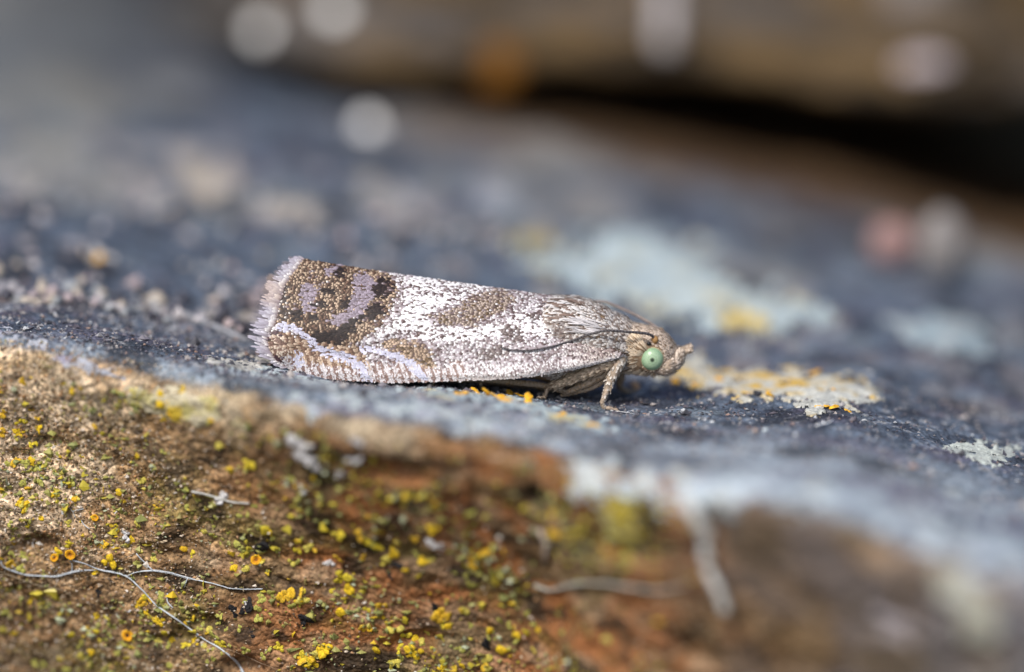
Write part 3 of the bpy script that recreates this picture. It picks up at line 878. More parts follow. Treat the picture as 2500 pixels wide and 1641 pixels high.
strand([[(-30, 530), (70, 560), (150, 595), (250, 605), (400, 615), (470, 595), (560, 575), (690, 570)], [(525, 585), (530, 520), (505, 487)]],
       'silk_thread', 'wavy white silk thread running in under two orange lichen cups', 'silk thread', 0.016, conv=z5)
strand([[(500, 485), (620, 525), (740, 570), (880, 590), (940, 620), (1010, 690), (1060, 740), (1130, 820), (1250, 900), (1340, 960), (1450, 1040), (1600, 1140), (1700, 1220), (1780, 1320)],
        [(1620, 1155), (1720, 1225), (1760, 1320)], [(990, 450), (1060, 520), (1115, 575)], [(1220, 740), (1215, 790), (1260, 845)]],
       'silk_thread', 'longest white silk thread, bending down across the ledge front', 'silk thread', 0.015, conv=z5, taper=-0.2)
strand([[(930, 605), (1000, 580), (1100, 570), (1220, 580), (1350, 620), (1500, 655), (1640, 690), (1720, 705), (1910, 705)], [(1120, 575), (1040, 500), (1000, 455)], [(1365, 630), (1340, 690)]],
       'silk_thread', 'straight white silk thread branching off the longest one', 'silk thread', 0.013, conv=z5)
strand([[(610, 120), (530, 140)], [(530, 140), (490, 95)], [(530, 140), (555, 190)], [(530, 140), (560, 128)]], 'silk_scrap', 'star-shaped grey silk scrap above the dull tan lichen cup', 'silk thread', 0.014, conv=z5, col=(0.42, 0.46, 0.48))
strand([[(595, 205), (610, 240), (655, 272)]], 'silk_scrap', 'short curved silk scrap beside the dull tan lichen cup', 'silk thread', 0.016, conv=z5, col=(0.5, 0.52, 0.54))
strand([[(0, 580), (130, 625), (300, 680), (440, 705), (520, 750), (565, 790)]], 'hair', 'hair-thin brown thread under the wavy silk thread', 'thread', 0.006, conv=z5, col=(0.34, 0.27, 0.18))
strand([[(1600, 1130), (1750, 1170), (1880, 1230), (2000, 1285)]], 'hair', 'hair-thin brown thread leaving the lower end of the longest silk thread', 'thread', 0.006, conv=z5, col=(0.34, 0.25, 0.17))
strand([[(1992, 1046), (2005, 1041), (2018, 1042), (2034, 1031)], [(2010, 1041), (2008, 1034)]], 'silk_scrap', 'bright white squiggle of silk standing on the dark rock', 'silk thread', 0.022, 0.06, (0.8, 0.82, 0.84))
strand([[(500, 889), (530, 891), (560, 886)]], 'silk_scrap', 'fine white silk scrap on the grey crust behind the wing tips', 'silk thread', 0.010, 0.05, (0.8, 0.8, 0.8))
strand([[(1490, 1006), (1530, 1010), (1560, 1016)], [(1530, 1010), (1545, 1004)]], 'silk_scrap', 'fine white fibre lying in front of the moth\'s foot', 'silk thread', 0.007, 0.03, (0.8, 0.82, 0.84))
strand([[(1692, 1215), (1715, 1280), (1740, 1350), (1765, 1420), (1790, 1475)]], 'pale_root', 'thick blurred pale rootlet hanging down the jutting ledge front', 'rootlet', 0.14, 0.24, (0.60, 0.61, 0.60), M_LICHEN, 0.3)
strand([[(1310, 1425), (1345, 1440), (1440, 1420), (1530, 1430), (1610, 1440), (1680, 1425)]], 'pale_root', 'blurred grey rootlet lying level across the ledge front', 'rootlet', 0.05, 0.05, (0.36, 0.35, 0.31), M_LICHEN, 0.3)
strand([[(1320, 1290), (1340, 1330), (1335, 1370)]], 'pale_root', 'short blurred pinkish rootlet below the rim', 'rootlet', 0.08, 0.06, (0.5, 0.42, 0.36), M_LICHEN, 0.3)
strand([[(470, 1198), (520, 1208), (560, 1222), (610, 1228)]], 'pale_root', 'thin blurred rootlet running through the whitish husk', 'rootlet', 0.035, 0.04, (0.48, 0.48, 0.46), M_LICHEN, 0.3)
strand([[(430, 765), (520, 800), (600, 835)]], 'pale_root', 'blurred grey rootlet on the rock leading to the wing tips', 'rootlet', 0.07, 0.05, (0.30, 0.31, 0.34), M_LICHEN, 0.3)

# tilted mica flakes and bits on the stones behind
half = lambda P: nrm(nrm(CAM - P) + np.array(sdir))
def glint(px, py, size_px, where, label):
    P, N = where(px, py)
    H = half(P)  # added facet, turned so the sun mirrors into the lens
    nu = 9
    V, r_ = [], size_px / PXMM / 2
    a = nrm(np.cross(H, [1, 0, 0.1]))
    b = np.cross(H, a)
    for z in (-0.2, 0.0):
        for i in range(nu):
            an = i / nu * 6.283
            rr = r_ * (1 + 0.15 * math.sin(3 * an + px))
            V.append(P + N * r_ * 0.4 + H * z * r_ * 2 + rr * (math.cos(an) * a + math.sin(an) * b))
    V.append(V[0] * 0 + P + N * r_ * 0.4)
    Q = [(i, (i + 1) % nu, nu + (i + 1) % nu, nu + i) for i in range(nu)]
    T = [(nu + i, nu + (i + 1) % nu, 2 * nu) for i in range(nu)]
    return single('glint_flake', P, np.array(V), Q, T, np.array([0.15, 0.175, 0.225]), M_GLINT, smooth=False, label=label, cat='mica flake')
glint(645, 80, 62, hit_upper, 'dimmer of two tilted mica flakes side by side on the stone above the gap')
glint(822, 35, 66, hit_upper, 'brighter of two tilted mica flakes side by side on the stone above the gap')
glint(900, 320, 62, hit, 'tilted mica flake on the ledge in front of the dark gap')
Pm, Nm = hit_upper(1625, 60)
pts = resample([hit_upper(1625, y)[0] + np.array([0, -0.4, 0]) for y in (-160, -60, 30, 110)], 14)
pts[:, 0] = pts[:, 0].mean() + 0.04 * np.sin(np.arange(14))
V, Q, T = tube(pts, 0.24, 10)
single('hanging_fibre', pts[-1], V, Q, T, np.array([0.42, 0.40, 0.41]), M_LICHEN, label='straight pale fibre hanging upright on the brown stone above the gap', cat='fibre')
def blob_upper(px, py, sx, sy, col, name, label, cat):
    P, N = hit_upper(px, py)
    nu, nv = 18, 10
    th = np.linspace(0.02, math.pi - 0.02, nv)[:, None]
    ph = np.linspace(0, 2 * math.pi, nu, endpoint=False)[None, :]
    v = np.stack([np.sin(th) * np.cos(ph), np.sin(th) * np.sin(ph), np.cos(th) + 0 * ph], -1)
    v = v * (1 + 0.25 * fbm(v + px, 1.4, 3, 9))[..., None] * np.array([sx, 30, sy]) / PXMM / 2 * 1.15
    single(name, P, (v + P).reshape(-1, 3), grid_quads(nv, nu, True)[:, ::-1], None, np.array(col), M_LICHEN, label=label, cat=cat)
blob_upper(2255, 165, 130, 55, (0.50, 0.44, 0.47), 'lichen_crust', 'pinkish white blurred lichen spot low on the stone above the gap', 'lichen')
blob_upper(1215, 165, 110, 120, (0.19, 0.08, 0.012), 'lichen_crust', 'rusty orange blurred lichen spot at the lower edge of the stone above the gap', 'lichen')

# ------------------------------------------------------------------ the moth
YS = 0.72                                              # the moth's plane of symmetry (world y)
ft, fn = hit(1497, 1003)
moth = thing('moth', at_y(1300, 965, YS), 'small white and brown mottled moth with green eyes resting on the rock ledge', 'moth')

TX = [560, 640, 700, 728, 842, 1028, 1200, 1352, 1450, 1540, 1600]
TROW = [622, 625, 628, 631, 649, 677, 701, 724, 752, 800, 840]
BX = [560, 640, 665, 708, 776, 852, 953, 1054, 1200, 1263, 1377, 1452, 1528, 1600]
BROW = [860, 878, 888, 902, 922, 930, 934, 931, 925, 921, 904, 887, 866, 850]
WX = [560, 640, 760, 1000, 1250, 1400, 1540, 1600]
WW = [0.62, 0.72, 0.95, 1.22, 1.25, 1.08, 0.62, 0.5]

C_L1 = [(600 + x / 3.967, 600 + y / 3.967) for x, y in [(370, 790), (470, 800), (560, 850), (640, 930), (720, 1010), (900, 1050), (1050, 1090), (1150, 1180), (1190, 1290)]]

def wing_pt(px, t, side=1, lift=0.0):
    px = np.asarray(px, float)
    t = np.asarray(t, float)
    tr, br, ww = pchip(TX, TROW, px), pchip(BX, BROW, px), pchip(WX, WW, px)
    top = at_y(px, tr, YS)
    bot = at_y(px, br, YS - ww)
    f = np.sin(math.pi / 2 * np.clip(t, 0, 1) ** 0.8)
    f = f - 0.035 * sstep(0.9, 1.0, t)                 # costa curls slightly under
    # gentle lengthwise folds
    row_ = tr + (br - tr) * t
    roll = 0.20 * np.exp(-((px - 684) ** 2 + ((row_ - 845) * 0.9) ** 2) / (2 * 27 ** 2))
    groove = 0.028 * np.exp(-(line_dist(px, row_, C_L1) / 9.0) ** 2)
    fold = 0.045 * np.exp(-(line_dist(px, row_, [(1480, 838), (1250, 800), (1050, 800), (880, 850)]) / 14.0) ** 2)
    ww2 = ww * (f + 0.035 * np.sin(t * 9 + px * 0.004) * t) + (roll - groove - fold) * sstep(0.0, 0.2, t)
    y = YS - side * ww2
    return np.stack([top[..., 0] * (1 - t) + bot[..., 0] * t, y, top[..., 2] * (1 - t) + bot[..., 2] * t], -1)

TT = [0, 0.1, 0.25, 0.45, 0.6, 0.70, 0.80, 0.92, 1.0]
XT = [736, 716, 690, 676, 668, 652, 649, 662, 702]     # outer margin of the wing
def xterm(t): return pchip(TT, XT, t)
def xbase(t): return 1405 + 130 * np.asarray(t)

# colour regions of the wing, drawn in photo pixels of the near wing
z1 = lambda L: [(600 + x / 3.967, 600 + y / 3.967) for x, y in L]
z2 = lambda L: [(1150 + x / 3.967, 680 + y / 3.967) for x, y in L]
R_TAIL = z1([(200, 60), (960, 160), (1330, 230), (1460, 330), (1500, 450), (1420, 620), (1350, 760), (1180, 900), (1000, 1010), (800, 1010), (640, 900), (470, 790), (280, 760), (100, 600)])
R_L = [z1([(1060, 300), (1130, 255), (1230, 285), (1280, 350), (1270, 480), (1200, 600), (1100, 690), (950, 765), (830, 755), (815, 715), (960, 655), (1040, 560), (1090, 440), (1060, 360)]),
       z1([(565, 390), (700, 375), (720, 440), (690, 520), (670, 650), (580, 665), (555, 540)]),
       z1([(790, 230), (900, 195), (960, 215), (900, 275), (800, 295)])]
R_D = [z1([(1290, 290), (1400, 335), (1460, 430), (1410, 485), (1290, 510), (1255, 430), (1285, 350)]),
       z1([(1215, 590), (1330, 555), (1380, 640), (1230, 710), (1110, 720), (1060, 770), (1090, 825), (980, 860), (920, 820), (1000, 740), (1150, 680)]),
       z1([(680, 860), (880, 835), (1000, 880), (910, 1000), (720, 960)]),
       z1([(750, 425), (890, 430), (885, 465), (755, 465)]), z1([(670, 540), (785, 535), (780, 580), (680, 585)]),
       z1([(645, 670), (720, 665), (715, 712), (650, 712)]), z1([(900, 235), (980, 240), (985, 290), (900, 290)]),
       z1([(960, 540), (1040, 520), (1010, 600), (960, 610)]), z1([(470, 640), (540, 620), (560, 720), (480, 720)])]
R_B = [z1([(1820, 700), (2050, 590), (2380, 430), (2560, 440), (2640, 530), (2500, 640), (2250, 760), (1950, 780)]),
       z1([(1340, 920), (1500, 890), (1700, 925), (1830, 1000), (1860, 1170), (1780, 1180), (1600, 1090), (1350, 1020)])]
R_W = [z1([(1640, 300), (2420, 370), (2300, 450), (1950, 590), (1780, 690), (1800, 780), (2200, 800), (2500, 760), (2700, 640), (2900, 700), (2900, 830), (2300, 900), (1900, 930), (1500, 860), (1300, 900), (1180, 950), (1440, 780), (1560, 600), (1550, 450)]),
       z2([(500, 380), (700, 400), (1000, 480), (1200, 500), (1100, 540), (800, 580), (560, 560), (400, 470)])]
R_MD = [z2([(330, 430), (480, 480), (560, 590), (450, 620), (330, 540)]), z2([(100, 690), (330, 640), (400, 740), (200, 800), (80, 760)]),
        z2([(560, 330), (760, 290), (800, 370), (600, 420)]), z2([(1000, 260), (1280, 300), (1300, 370), (1060, 330)]),
        z2([(150, 180), (340, 170), (260, 300), (120, 320)]), z1([(2280, 1000), (2400, 980), (2420, 1060), (2290, 1060)])]
C_L2 = z1([(1180, 1000), (1400, 1050), (1600, 1120), (1720, 1250)])
C_L3 = z1([(500, 1030), (520, 1110)])
SW = (600 + 320 / 3.967, 600 + 960 / 3.967)

def wing_colour(px, py, P, r1, r2):
    """tip and root colour of the wing scale at this place"""
    n = px.shape[0]
    jit = np.random.default_rng(3).standard_normal((n, 2)) * 2.6
    wx_, wy_ = fbm(P, 3.5, 3, 631) * 6, fbm(P, 3.5, 3, 641) * 6
    qx, qy = px + jit[:, 0] + wx_, py + jit[:, 1] + wy_
    cloud = fbm(P, 1.1, 3, 601)
    cl2_ = fbm(P, 3.0, 3, 611)
    white = np.array([0.93, 0.92, 0.94])
    pw = np.clip(0.42 + 0.5 * cloud + 0.8 * cl2_, 0, 1)
    tip = np.where((r1 < 0.35 + 0.6 * pw)[:, None], white, np.array([0.36, 0.30, 0.31]))
    root = np.where((r2 < 0.3 + 0.55 * pw)[:, None], np.array([0.44, 0.39, 0.43]), np.array([0.10, 0.066, 0.072]))
    # tan cast near the wing base
    base = sstep(1330, 1480, qx)
    tip = mixc(tip, tip * np.array([0.80, 0.72, 0.64]), base)
    root = mixc(root, root * np.array([0.75, 0.68, 0.60]), base)
    def setc(mask, tcol, rcol_, p=1.0):
        m = mask & (r2 < p)
        tip[m] = tcol
        root[m] = rcol_
    for R in R_W:
        s_ = poly_sdf(qx, qy, R)
        setc(s_ > 0, (0.95, 0.95, 0.96), (0.66, 0.64, 0.68), 0.80 + 0.5 * cloud)
    for R in R_MD:
        setc(poly_sdf(qx, qy, R) > 0, (0.30, 0.25, 0.24), (0.07, 0.05, 0.05), 0.7)
    for i, R in enumerate(R_B):
        s_ = poly_sdf(qx, qy, R) + 6 * cl2_
        setc(s_ > 0, (0.62, 0.46, 0.33) if i else (0.56, 0.46, 0.39), (0.085, 0.055, 0.042), 0.88)
        setc((s_ > 6) & (r1 < 0.22), (0.20, 0.13, 0.07), (0.06, 0.04, 0.02))
    s_ = poly_sdf(qx, qy, R_TAIL)
    setc(s_ > 0, (0.61, 0.46, 0.33), (0.052, 0.029, 0.020), 0.95)
    setc((s_ > 0) & (r1 < 0.42 + 0.6 * cl2_), (0.19, 0.11, 0.075), (0.036, 0.021, 0.016))
    # dotted dark margin
    tm = (qx < 712) & (qy < 780) & (s_ > -5)
    setc(tm & (r1 < 0.55), (0.06, 0.04, 0.035), (0.03, 0.02, 0.02))
    setc(tm & (r1 > 0.8), (0.8, 0.76, 0.72), (0.05, 0.03, 0.03))
    for R in R_L:
        setc(poly_sdf(qx, qy, R) > 0, (0.36, 0.31, 0.38), (0.22, 0.18, 0.22), 0.90)
    for R in R_D:
        setc(poly_sdf(qx, qy, R) > -2.5, (0.026, 0.015, 0.015), (0.014, 0.009, 0.010), 0.97)
    fleck = (r1 < 0.06 + 0.30 * np.clip(cl2_ + 0.1, 0, 1)) & (qx > 900)
    setc(fleck, (0.20, 0.14, 0.14), (0.07, 0.045, 0.045))
    # costa: slanting white and purple-brown bars
    edge = pchip(BX, BROW, px) - qy
    bar = np.sin((px - 0.30 * (py - 880)) / 3.1 + 1.6 * fbm(P, 1.5, 2, 621)) + 0.5 * (r1 - 0.5)
    low = (edge < 46 + 16 * cl2_) & (qx > 700) & (qx < 1140)
    setc(low & (bar > -0.2), (0.80, 0.78, 0.80), (0.52, 0.46, 0.47))
    setc(low & (bar <= -0.2), (0.34, 0.24, 0.21), (0.17, 0.10, 0.09))
    mid = (edge >= 40) & (edge < 85) & (qx > 700) & (qx < 900)
    setc(mid & (bar > 0.1), (0.66, 0.52, 0.40), (0.40, 0.29, 0.21))
    setc(mid & (bar <= 0.1), (0.30, 0.19, 0.13), (0.13, 0.075, 0.055))
    low2 = (edge < 16) & (qx >= 1120)
    setc(low2, (0.70, 0.66, 0.66), (0.36, 0.30, 0.30), 0.8)
    # the eye-like whorl at the wing tip
    dx, dy = qx - SW[0], (qy - SW[1]) * 0.82
    rr = np.hypot(dx, dy)
    whorl = rr < 27
    ring = np.sin(rr * 0.85)
    setc(whorl & (ring > 0), (0.70, 0.60, 0.50), (0.36, 0.26, 0.20))
    setc(whorl & (ring <= 0), (0.24, 0.15, 0.12), (0.12, 0.07, 0.055))
    setc((rr > 19.5) & (rr < 27) & (dx < 12), (0.10, 0.05, 0.06), (0.05, 0.03, 0.04))
    for Cc, wd in ((C_L1, 10), (C_L2, 9), (C_L3, 9)):
        setc(line_dist(qx, qy, Cc) < wd, (0.66, 0.67, 0.80), (0.48, 0.47, 0.60), 0.95)
    return tip, root

def scales(P, N, T, L, W, croot, ctip, lift=0.16, bend=0.12, midf=0.55):
    n = len(P)
    N = nrm(N)
    T = nrm(T - N * np.sum(T * N, 1, keepdims=True))
    B = np.cross(N, T)
    L = np.broadcast_to(L, (n,))[:, None]
    W = np.broadcast_to(W, (n,))[:, None]
    lift = np.broadcast_to(lift, (n,))[:, None]
    out = []
    for r, wf in ((0, 0.45), (0.5, 1.0), (0.88, 0.8)):
        c = P + T * L * r + N * (lift * L * r - bend * L * r * r + 0.004)
        out += [c - B * W * wf / 2, c + B * W * wf / 2]
    out.append(P + T * L + N * (lift * L - bend * L + 0.002))
    V = np.stack(out, 1)
    o = np.arange(n)[:, None, None] * 7
    Q = (o + np.array([[0, 2, 3, 1], [2, 4, 5, 3]])[None]).reshape(-1, 4)
    Tr = (o + np.array([[4, 6, 5]])[None]).reshape(-1, 3)
    mid = croot + (ctip - croot) * midf
    C = np.stack([croot, croot, mid, mid, ctip, ctip, ctip], 1)
    return V.reshape(-1, 3), Q, Tr, C.reshape(-1, 3)

# membrane
nt_, ns_ = 60, 130
tg = np.linspace(0, 1, nt_)
sg = np.linspace(0, 1, ns_)
PXg = xterm(tg)[None, :] + (xbase(tg) - xterm(tg))[None, :] * sg[:, None]
WP = wing_pt(PXg, np.broadcast_to(tg, PXg.shape))
WN = grid_normals(WP)
if WN[60, 40, 1] > 0: WN = -WN
inner = WP - WN * 0.03
memb_V = np.concatenate([WP.reshape(-1, 3), inner.reshape(-1, 3)])
gq = grid_quads(ns_, nt_)
no = ns_ * nt_
rim = np.concatenate([np.arange(nt_), np.arange(1, ns_) * nt_ + nt_ - 1, (ns_ - 1) * nt_ + np.arange(nt_ - 2, -1, -1), np.arange(ns_ - 2, 0, -1) * nt_])
rim2 = np.roll(rim, -1)
memb_Q = np.concatenate([gq, gq[:, ::-1] + no, np.stack([rim, rim + no, rim2 + no, rim2], 1)])
near_wing = part('forewing', moth, memb_V, memb_Q, None, np.array([0.10, 0.07, 0.05]), M_SKIN)
# near-wing lookup by pixel
wpx, wpy, _w = proj(WP)
wf_ = (wpx.ravel(), wpy.ravel(), WP.reshape(-1, 3), WN.reshape(-1, 3))
def wing_hit(px, py):
    k = np.argmin((wf_[0] - px) ** 2 + (wf_[1] - py) ** 2)
    return wf_[2][k], wf_[3][k]

# scales in overlapping rows
ts, xsn = [], []
t_c = 0.004
row = 0
while t_c < 0.995:
    x0, x1 = float(xterm(np.array([t_c]))[0]) - 2, float(xbase(t_c))
    n = int((x1 - x0) / 5.8)
    xr = x0 + (np.arange(n) + (0.5 if row % 2 else 0)) * (x1 - x0) / n
    xsn.append(xr)
    ts.append(np.full(n, t_c))
    a, b = wing_pt(np.array([1000.0]), np.array([t_c])), wing_pt(np.array([1000.0]), np.array([t_c + 0.004]))
    t_c += 0.004 * (5.0 / PXMM) / max(float(np.linalg.norm(a - b)), 1e-4)
    row += 1
n_main = sum(len(x_) for x_ in ts)
for t_c in np.arange(0.80, 0.985, 0.022):              # denser slanting rows along the front edge
    xr = np.arange(float(xterm(np.array([t_c]))[0]) + 20, 1500, 3.6)
    xsn.append(xr)
    ts.append(np.full(len(xr), t_c))
ts, xsn = np.concatenate(ts), np.concatenate(xsn)
costa = np.arange(len(ts)) >= n_main
xsn = xsn + rng.normal(0, 1, len(xsn)) * np.where(costa, 0.7, 1.5)
ts = np.clip(ts + rng.normal(0, 0.004, len(ts)), 0.001, 0.999)
SP = wing_pt(xsn, ts)
e1, e2 = wing_pt(xsn + 2, ts), wing_pt(xsn, np.clip(ts + 0.01, 0, 1))
e3 = wing_pt(xsn, np.clip(ts - 0.01, 0, 1))
dX, dT = e1 - SP, e2 - e3
SN = nrm(np.cross(dX, dT))
SN = np.where(SN[:, 1:2] > 0, -SN, SN)
spx, spy, _s = proj(SP)
r1, r2 = rng.random(len(SP)), rng.random(len(SP))
tipc, rootc = wing_colour(spx, spy, SP, r1, r2)
lean = 0.10 + 0.6 * sstep(0.72, 0.9, ts)
SD = nrm(-nrm(dX) * (1 - 0.55 * lean)[:, None] + nrm(dT) * lean[:, None] + 0.12 * rng.standard_normal(SP.shape))
SD = np.where(costa[:, None], nrm(nrm(dT) + 0.30 * nrm(dX) + 0.10 * rng.standard_normal(SP.shape)), SD)
vari = (1 + 0.10 * rng.standard_normal(len(SP)))[:, None]
V, Q, T, C = scales(SP, SN, SD, (11.5 - 4.5 * sstep(0.9, 1, ts)) / PXMM * (1 + 0.12 * rng.standard_normal(len(SP))), np.where(costa, 4.2, 6.0) / PXMM, np.clip(rootc * vari, 0, 0.95), np.clip(tipc * vari, 0, 0.96),
                    np.where(costa, 0.20, 0.13 + 0.06 * rng.standard_normal(len(SP))), 0.10, np.where((xsn < 905) & ~costa, 0.08, 0.22)[:, None])
ws = part('wing_scales', near_wing, V, Q, T, C, M_SCALE, smooth=False, kind='stuff')

# fringe along the outer margin
fr = []
for layer, (cnt, ln, c0, c1) in enumerate([(110, 40, (0.24, 0.20, 0.23), (0.40, 0.38, 0.46)), (130, 27, (0.26, 0.21, 0.23), (0.49, 0.48, 0.55)), (110, 15, (0.20, 0.14, 0.14), (0.70, 0.68, 0.70))]):
    t_ = np.sort(rng.uniform(0.0, 0.99, cnt))
    x_ = xterm(t_) + 5 + rng.normal(0, 1.5, cnt)
    P_ = wing_pt(x_, t_)
    T_ = wing_pt(x_ - 3, t_) - P_
    dn = wing_pt(x_, np.clip(t_ + 0.02, 0, 1)) - P_
    T_ = nrm(T_) + nrm(dn) * ((t_ - 0.55) * 0.9)[:, None] + 0.06 * rng.standard_normal((cnt, 3))
    N_ = np.tile(np.array([[0.1, -0.9, 0.3]]), (cnt, 1))
    k_ = sstep(0.35, 0.55, t_) * sstep(0.72, 0.5, t_)
    c0a = np.tile(c0, (cnt, 1)) * (1 + 0.15 * rng.standard_normal((cnt, 1)))
    c1a = np.tile(c1, (cnt, 1)) * (1 + 0.1 * rng.standard_normal((cnt, 1)))
    tan = sstep(0.18, 0.3, t_) * sstep(0.5, 0.4, t_)
    c1a = mixc(c1a, [0.55, 0.42, 0.33], tan * 0.6)
    ln = ln * (0.55 + 0.45 * sstep(0.0, 0.3, t_)) * (1 - 0.35 * sstep(0.85, 1, t_))
    fr.append(scales(P_ + N_ * 0.006 * layer, N_, T_, ln / PXMM * (1 + 0.16 * rng.standard_normal(cnt)), 5.5 / PXMM, c0a.clip(0, 1), c1a.clip(0, 0.9), 0.05, 0.05))
def join4(L):
    V, Q, T, C, o = [], [], [], [], 0
    for v, q_, t_, c in L:
        V.append(v); Q.append(q_ + o); T.append(t_ + o); C.append(c); o += len(v)
    return np.concatenate(V), np.concatenate(Q), np.concatenate(T), np.concatenate(C)
V, Q, T, C = join4(fr)
fg = part('fringe', near_wing, V, Q, T, C, M_SCALE, smooth=False, kind='stuff', label='pale lilac hair fringe along the wing tip')

# far wing: the mirror image
def mirrored(src, parent):
    me = src.data.copy()
    n = len(me.vertices)
    co = np.empty(n * 3, np.float32)
    me.vertices.foreach_get('co', co)
    co = co.reshape(-1, 3)
    off = 2 * (YS - BASE['moth'][1])
    co[:, 1] = off - co[:, 1]
    me.vertices.foreach_set('co', co.ravel())
    me.flip_normals()
    o = src.copy()
    o.data = me
    COL.objects.link(o)
    o.parent = parent
    return o
far_wing = mirrored(near_wing, moth)
mirrored(ws, far_wing)
mirrored(fg, far_wing)

# body: head, thorax and abdomen in one skin
BS = [(735, 872, 8, .12), (800, 868, 26, .30), (900, 862, 46, .55), (1050, 848, 62, .72), (1200, 838, 78, .82), (1320, 832, 97, .88), (1355, 830, 107, .88), (1400, 828, 103, .86),
      (1440, 826, 94, .82), (1473, 826, 81, .76), (1505, 832, 68, .66), (1530, 842, 67, .58), (1547, 850, 63, .55), (1565, 853, 62, .55), (1590, 856, 59, .53), (1612, 858, 54, .48),
      (1630, 862, 45, .41), (1645, 868, 34, .30), (1656, 872, 19, .17), (1660, 873, 4, .04)]
BS = np.array(BS, float)
bx = np.concatenate([np.linspace(735, 1320, 40), np.linspace(1320, 1660, 70)[1:]])
bs = pchip(BS[:, 0], BS[:, 1:], bx)
nb = 40
ba = np.linspace(0, 2 * math.pi, nb, endpoint=False)
def body_pt(x, a):
    s_ = pchip(BS[:, 0], BS[:, 1:], np.atleast_1d(x))
    c = at_y(np.atleast_1d(x), s_[:, 0], YS)
    return np.stack([c[:, 0], YS - s_[:, 2] * np.sin(a), c[:, 2] + s_[:, 1] / PXMM * np.cos(a)], -1)
XX, AA = np.meshgrid(bx, ba, indexing='ij')
BPt = body_pt(XX.ravel(), AA.ravel()).reshape(len(bx), nb, 3)
BN = grid_normals(BPt)
BPt = BPt + BN * (0.012 * fbm(BPt, 9, 2, 701))[..., None]
bcol = np.zeros(BPt.shape) + np.array([0.17, 0.115, 0.07])
bV = np.concatenate([BPt.reshape(-1, 3), BPt[0].mean(0)[None], BPt[-1].mean(0)[None]])
k = len(bx) * nb
bT = np.array([(i, (i + 1) % nb, k) for i in range(nb)] + [((len(bx) - 1) * nb + (i + 1) % nb, (len(bx) - 1) * nb + i, k + 1) for i in range(nb)])
body = part('body', moth, bV, grid_quads(len(bx), nb, True), bT, np.array([0.24, 0.165, 0.105]), M_SKIN)

def on_body(x, a):
    P = body_pt(x, a)
    e = 1.0
    dx = body_pt(x + e, a) - body_pt(x - e, a)
    da = body_pt(x, a + 0.02) - body_pt(x, a - 0.02)
    N = nrm(np.cross(da, dx))
    c = body_pt(x, a)
    out = P - np.stack([P[:, 0], np.full(len(P), YS), P[:, 2] * 0 + at_y(x, pchip(BS[:, 0], BS[:, 1], x), YS)[:, 2]], -1)
    N = np.where(np.sum(N * out, 1, keepdims=True) < 0, -N, N)
    return P, N, dx, da

L4 = []
# thorax and crown scales (both sides), lying backwards
n = 9000
x = rng.uniform(1335, 1657, n)
a = rng.uniform(-2.5, 2.5, n)
P, N, dx, da = on_body(x, a)
ppx_, ppy_, _ = proj(P)
edist = np.hypot(ppx_ - 1592, (ppy_ - 875)) 
keep = ~((x > 1545) & (np.abs(a) > 1.0) & (edist < 34)) & ~((x > 1535) & (x < 1580) & (np.abs(a) > 1.3))
x, a, P, N, dx, da = x[keep], a[keep], P[keep], N[keep], dx[keep], da[keep]
n = len(x)
rr1 = rng.random(n) * (1 - 0.22 * sstep(1520, 1560, x))
T_ = -nrm(dx) + 0.22 * rng.standard_normal((n, 3)) + np.array([0, 0, -0.12])
head_ = sstep(1520, 1560, x)
tipc = np.where((rr1 < 0.62)[:, None], np.array([0.78, 0.74, 0.71]), np.array([0.30, 0.24, 0.21]))
tipc = mixc(tipc, tipc * np.array([1.0, 0.88, 0.76]), head_)
patch = fbm(P, 2.2, 2, 711)
tipc = mixc(tipc, [0.13, 0.09, 0.085], sstep(0.15, 0.45, patch) * (1 - head_) * 0.7 * (rng.random(n) < 0.7))
rootc = np.where((rng.random(n) < 0.35)[:, None], np.array([0.34, 0.30, 0.29]), np.array([0.115, 0.08, 0.065]))
rootc = mixc(rootc, [0.33, 0.25, 0.18], head_ * 0.7)
L4.append(scales(P, N, T_, (11 + 4 * rng.random(n)) / PXMM * (1 - 0.25 * head_), (5.2 - 1.2 * head_) / PXMM, rootc, tipc, 0.25 + 0.12 * rng.standard_normal(n)))
# raised tuft and long pale shoulder scales at the rear of the thorax
n = 150
x = rng.uniform(1352, 1440, n); a = rng.uniform(-0.5, 0.95, n)
P, N, dx, da = on_body(x, a)
tc_ = np.where((rng.random(n) < 0.5)[:, None], np.array([0.72, 0.69, 0.68]), np.array([0.24, 0.17, 0.14]))
L4.append(scales(P, N, -nrm(dx) + 0.2 * rng.standard_normal((n, 3)), rng.uniform(20, 34, n) / PXMM, 6 / PXMM, tc_ * 0.5, tc_, 0.32, 0.2))
n = 34
x = rng.uniform(1420, 1478, n); a = rng.uniform(0.95, 1.3, n)
P, N, dx, da = on_body(x, a)
tc_ = np.tile([0.74, 0.71, 0.73], (n, 1)) * rng.uniform(0.5, 1.05, (n, 1))
L4.append(scales(P + N * 0.03, N, -nrm(dx) + np.array([0, 0, 0.12]) + 0.07 * rng.standard_normal((n, 3)), rng.uniform(30, 60, n) / PXMM, 3.2 / PXMM, tc_ * 0.75, tc_, 0.10, 0.08))
# short face scales in front of the eye
V, Q, T, C = join4(L4)
part('body_scales', body, V, Q, T, C, M_SCALE, smooth=False, kind='stuff')

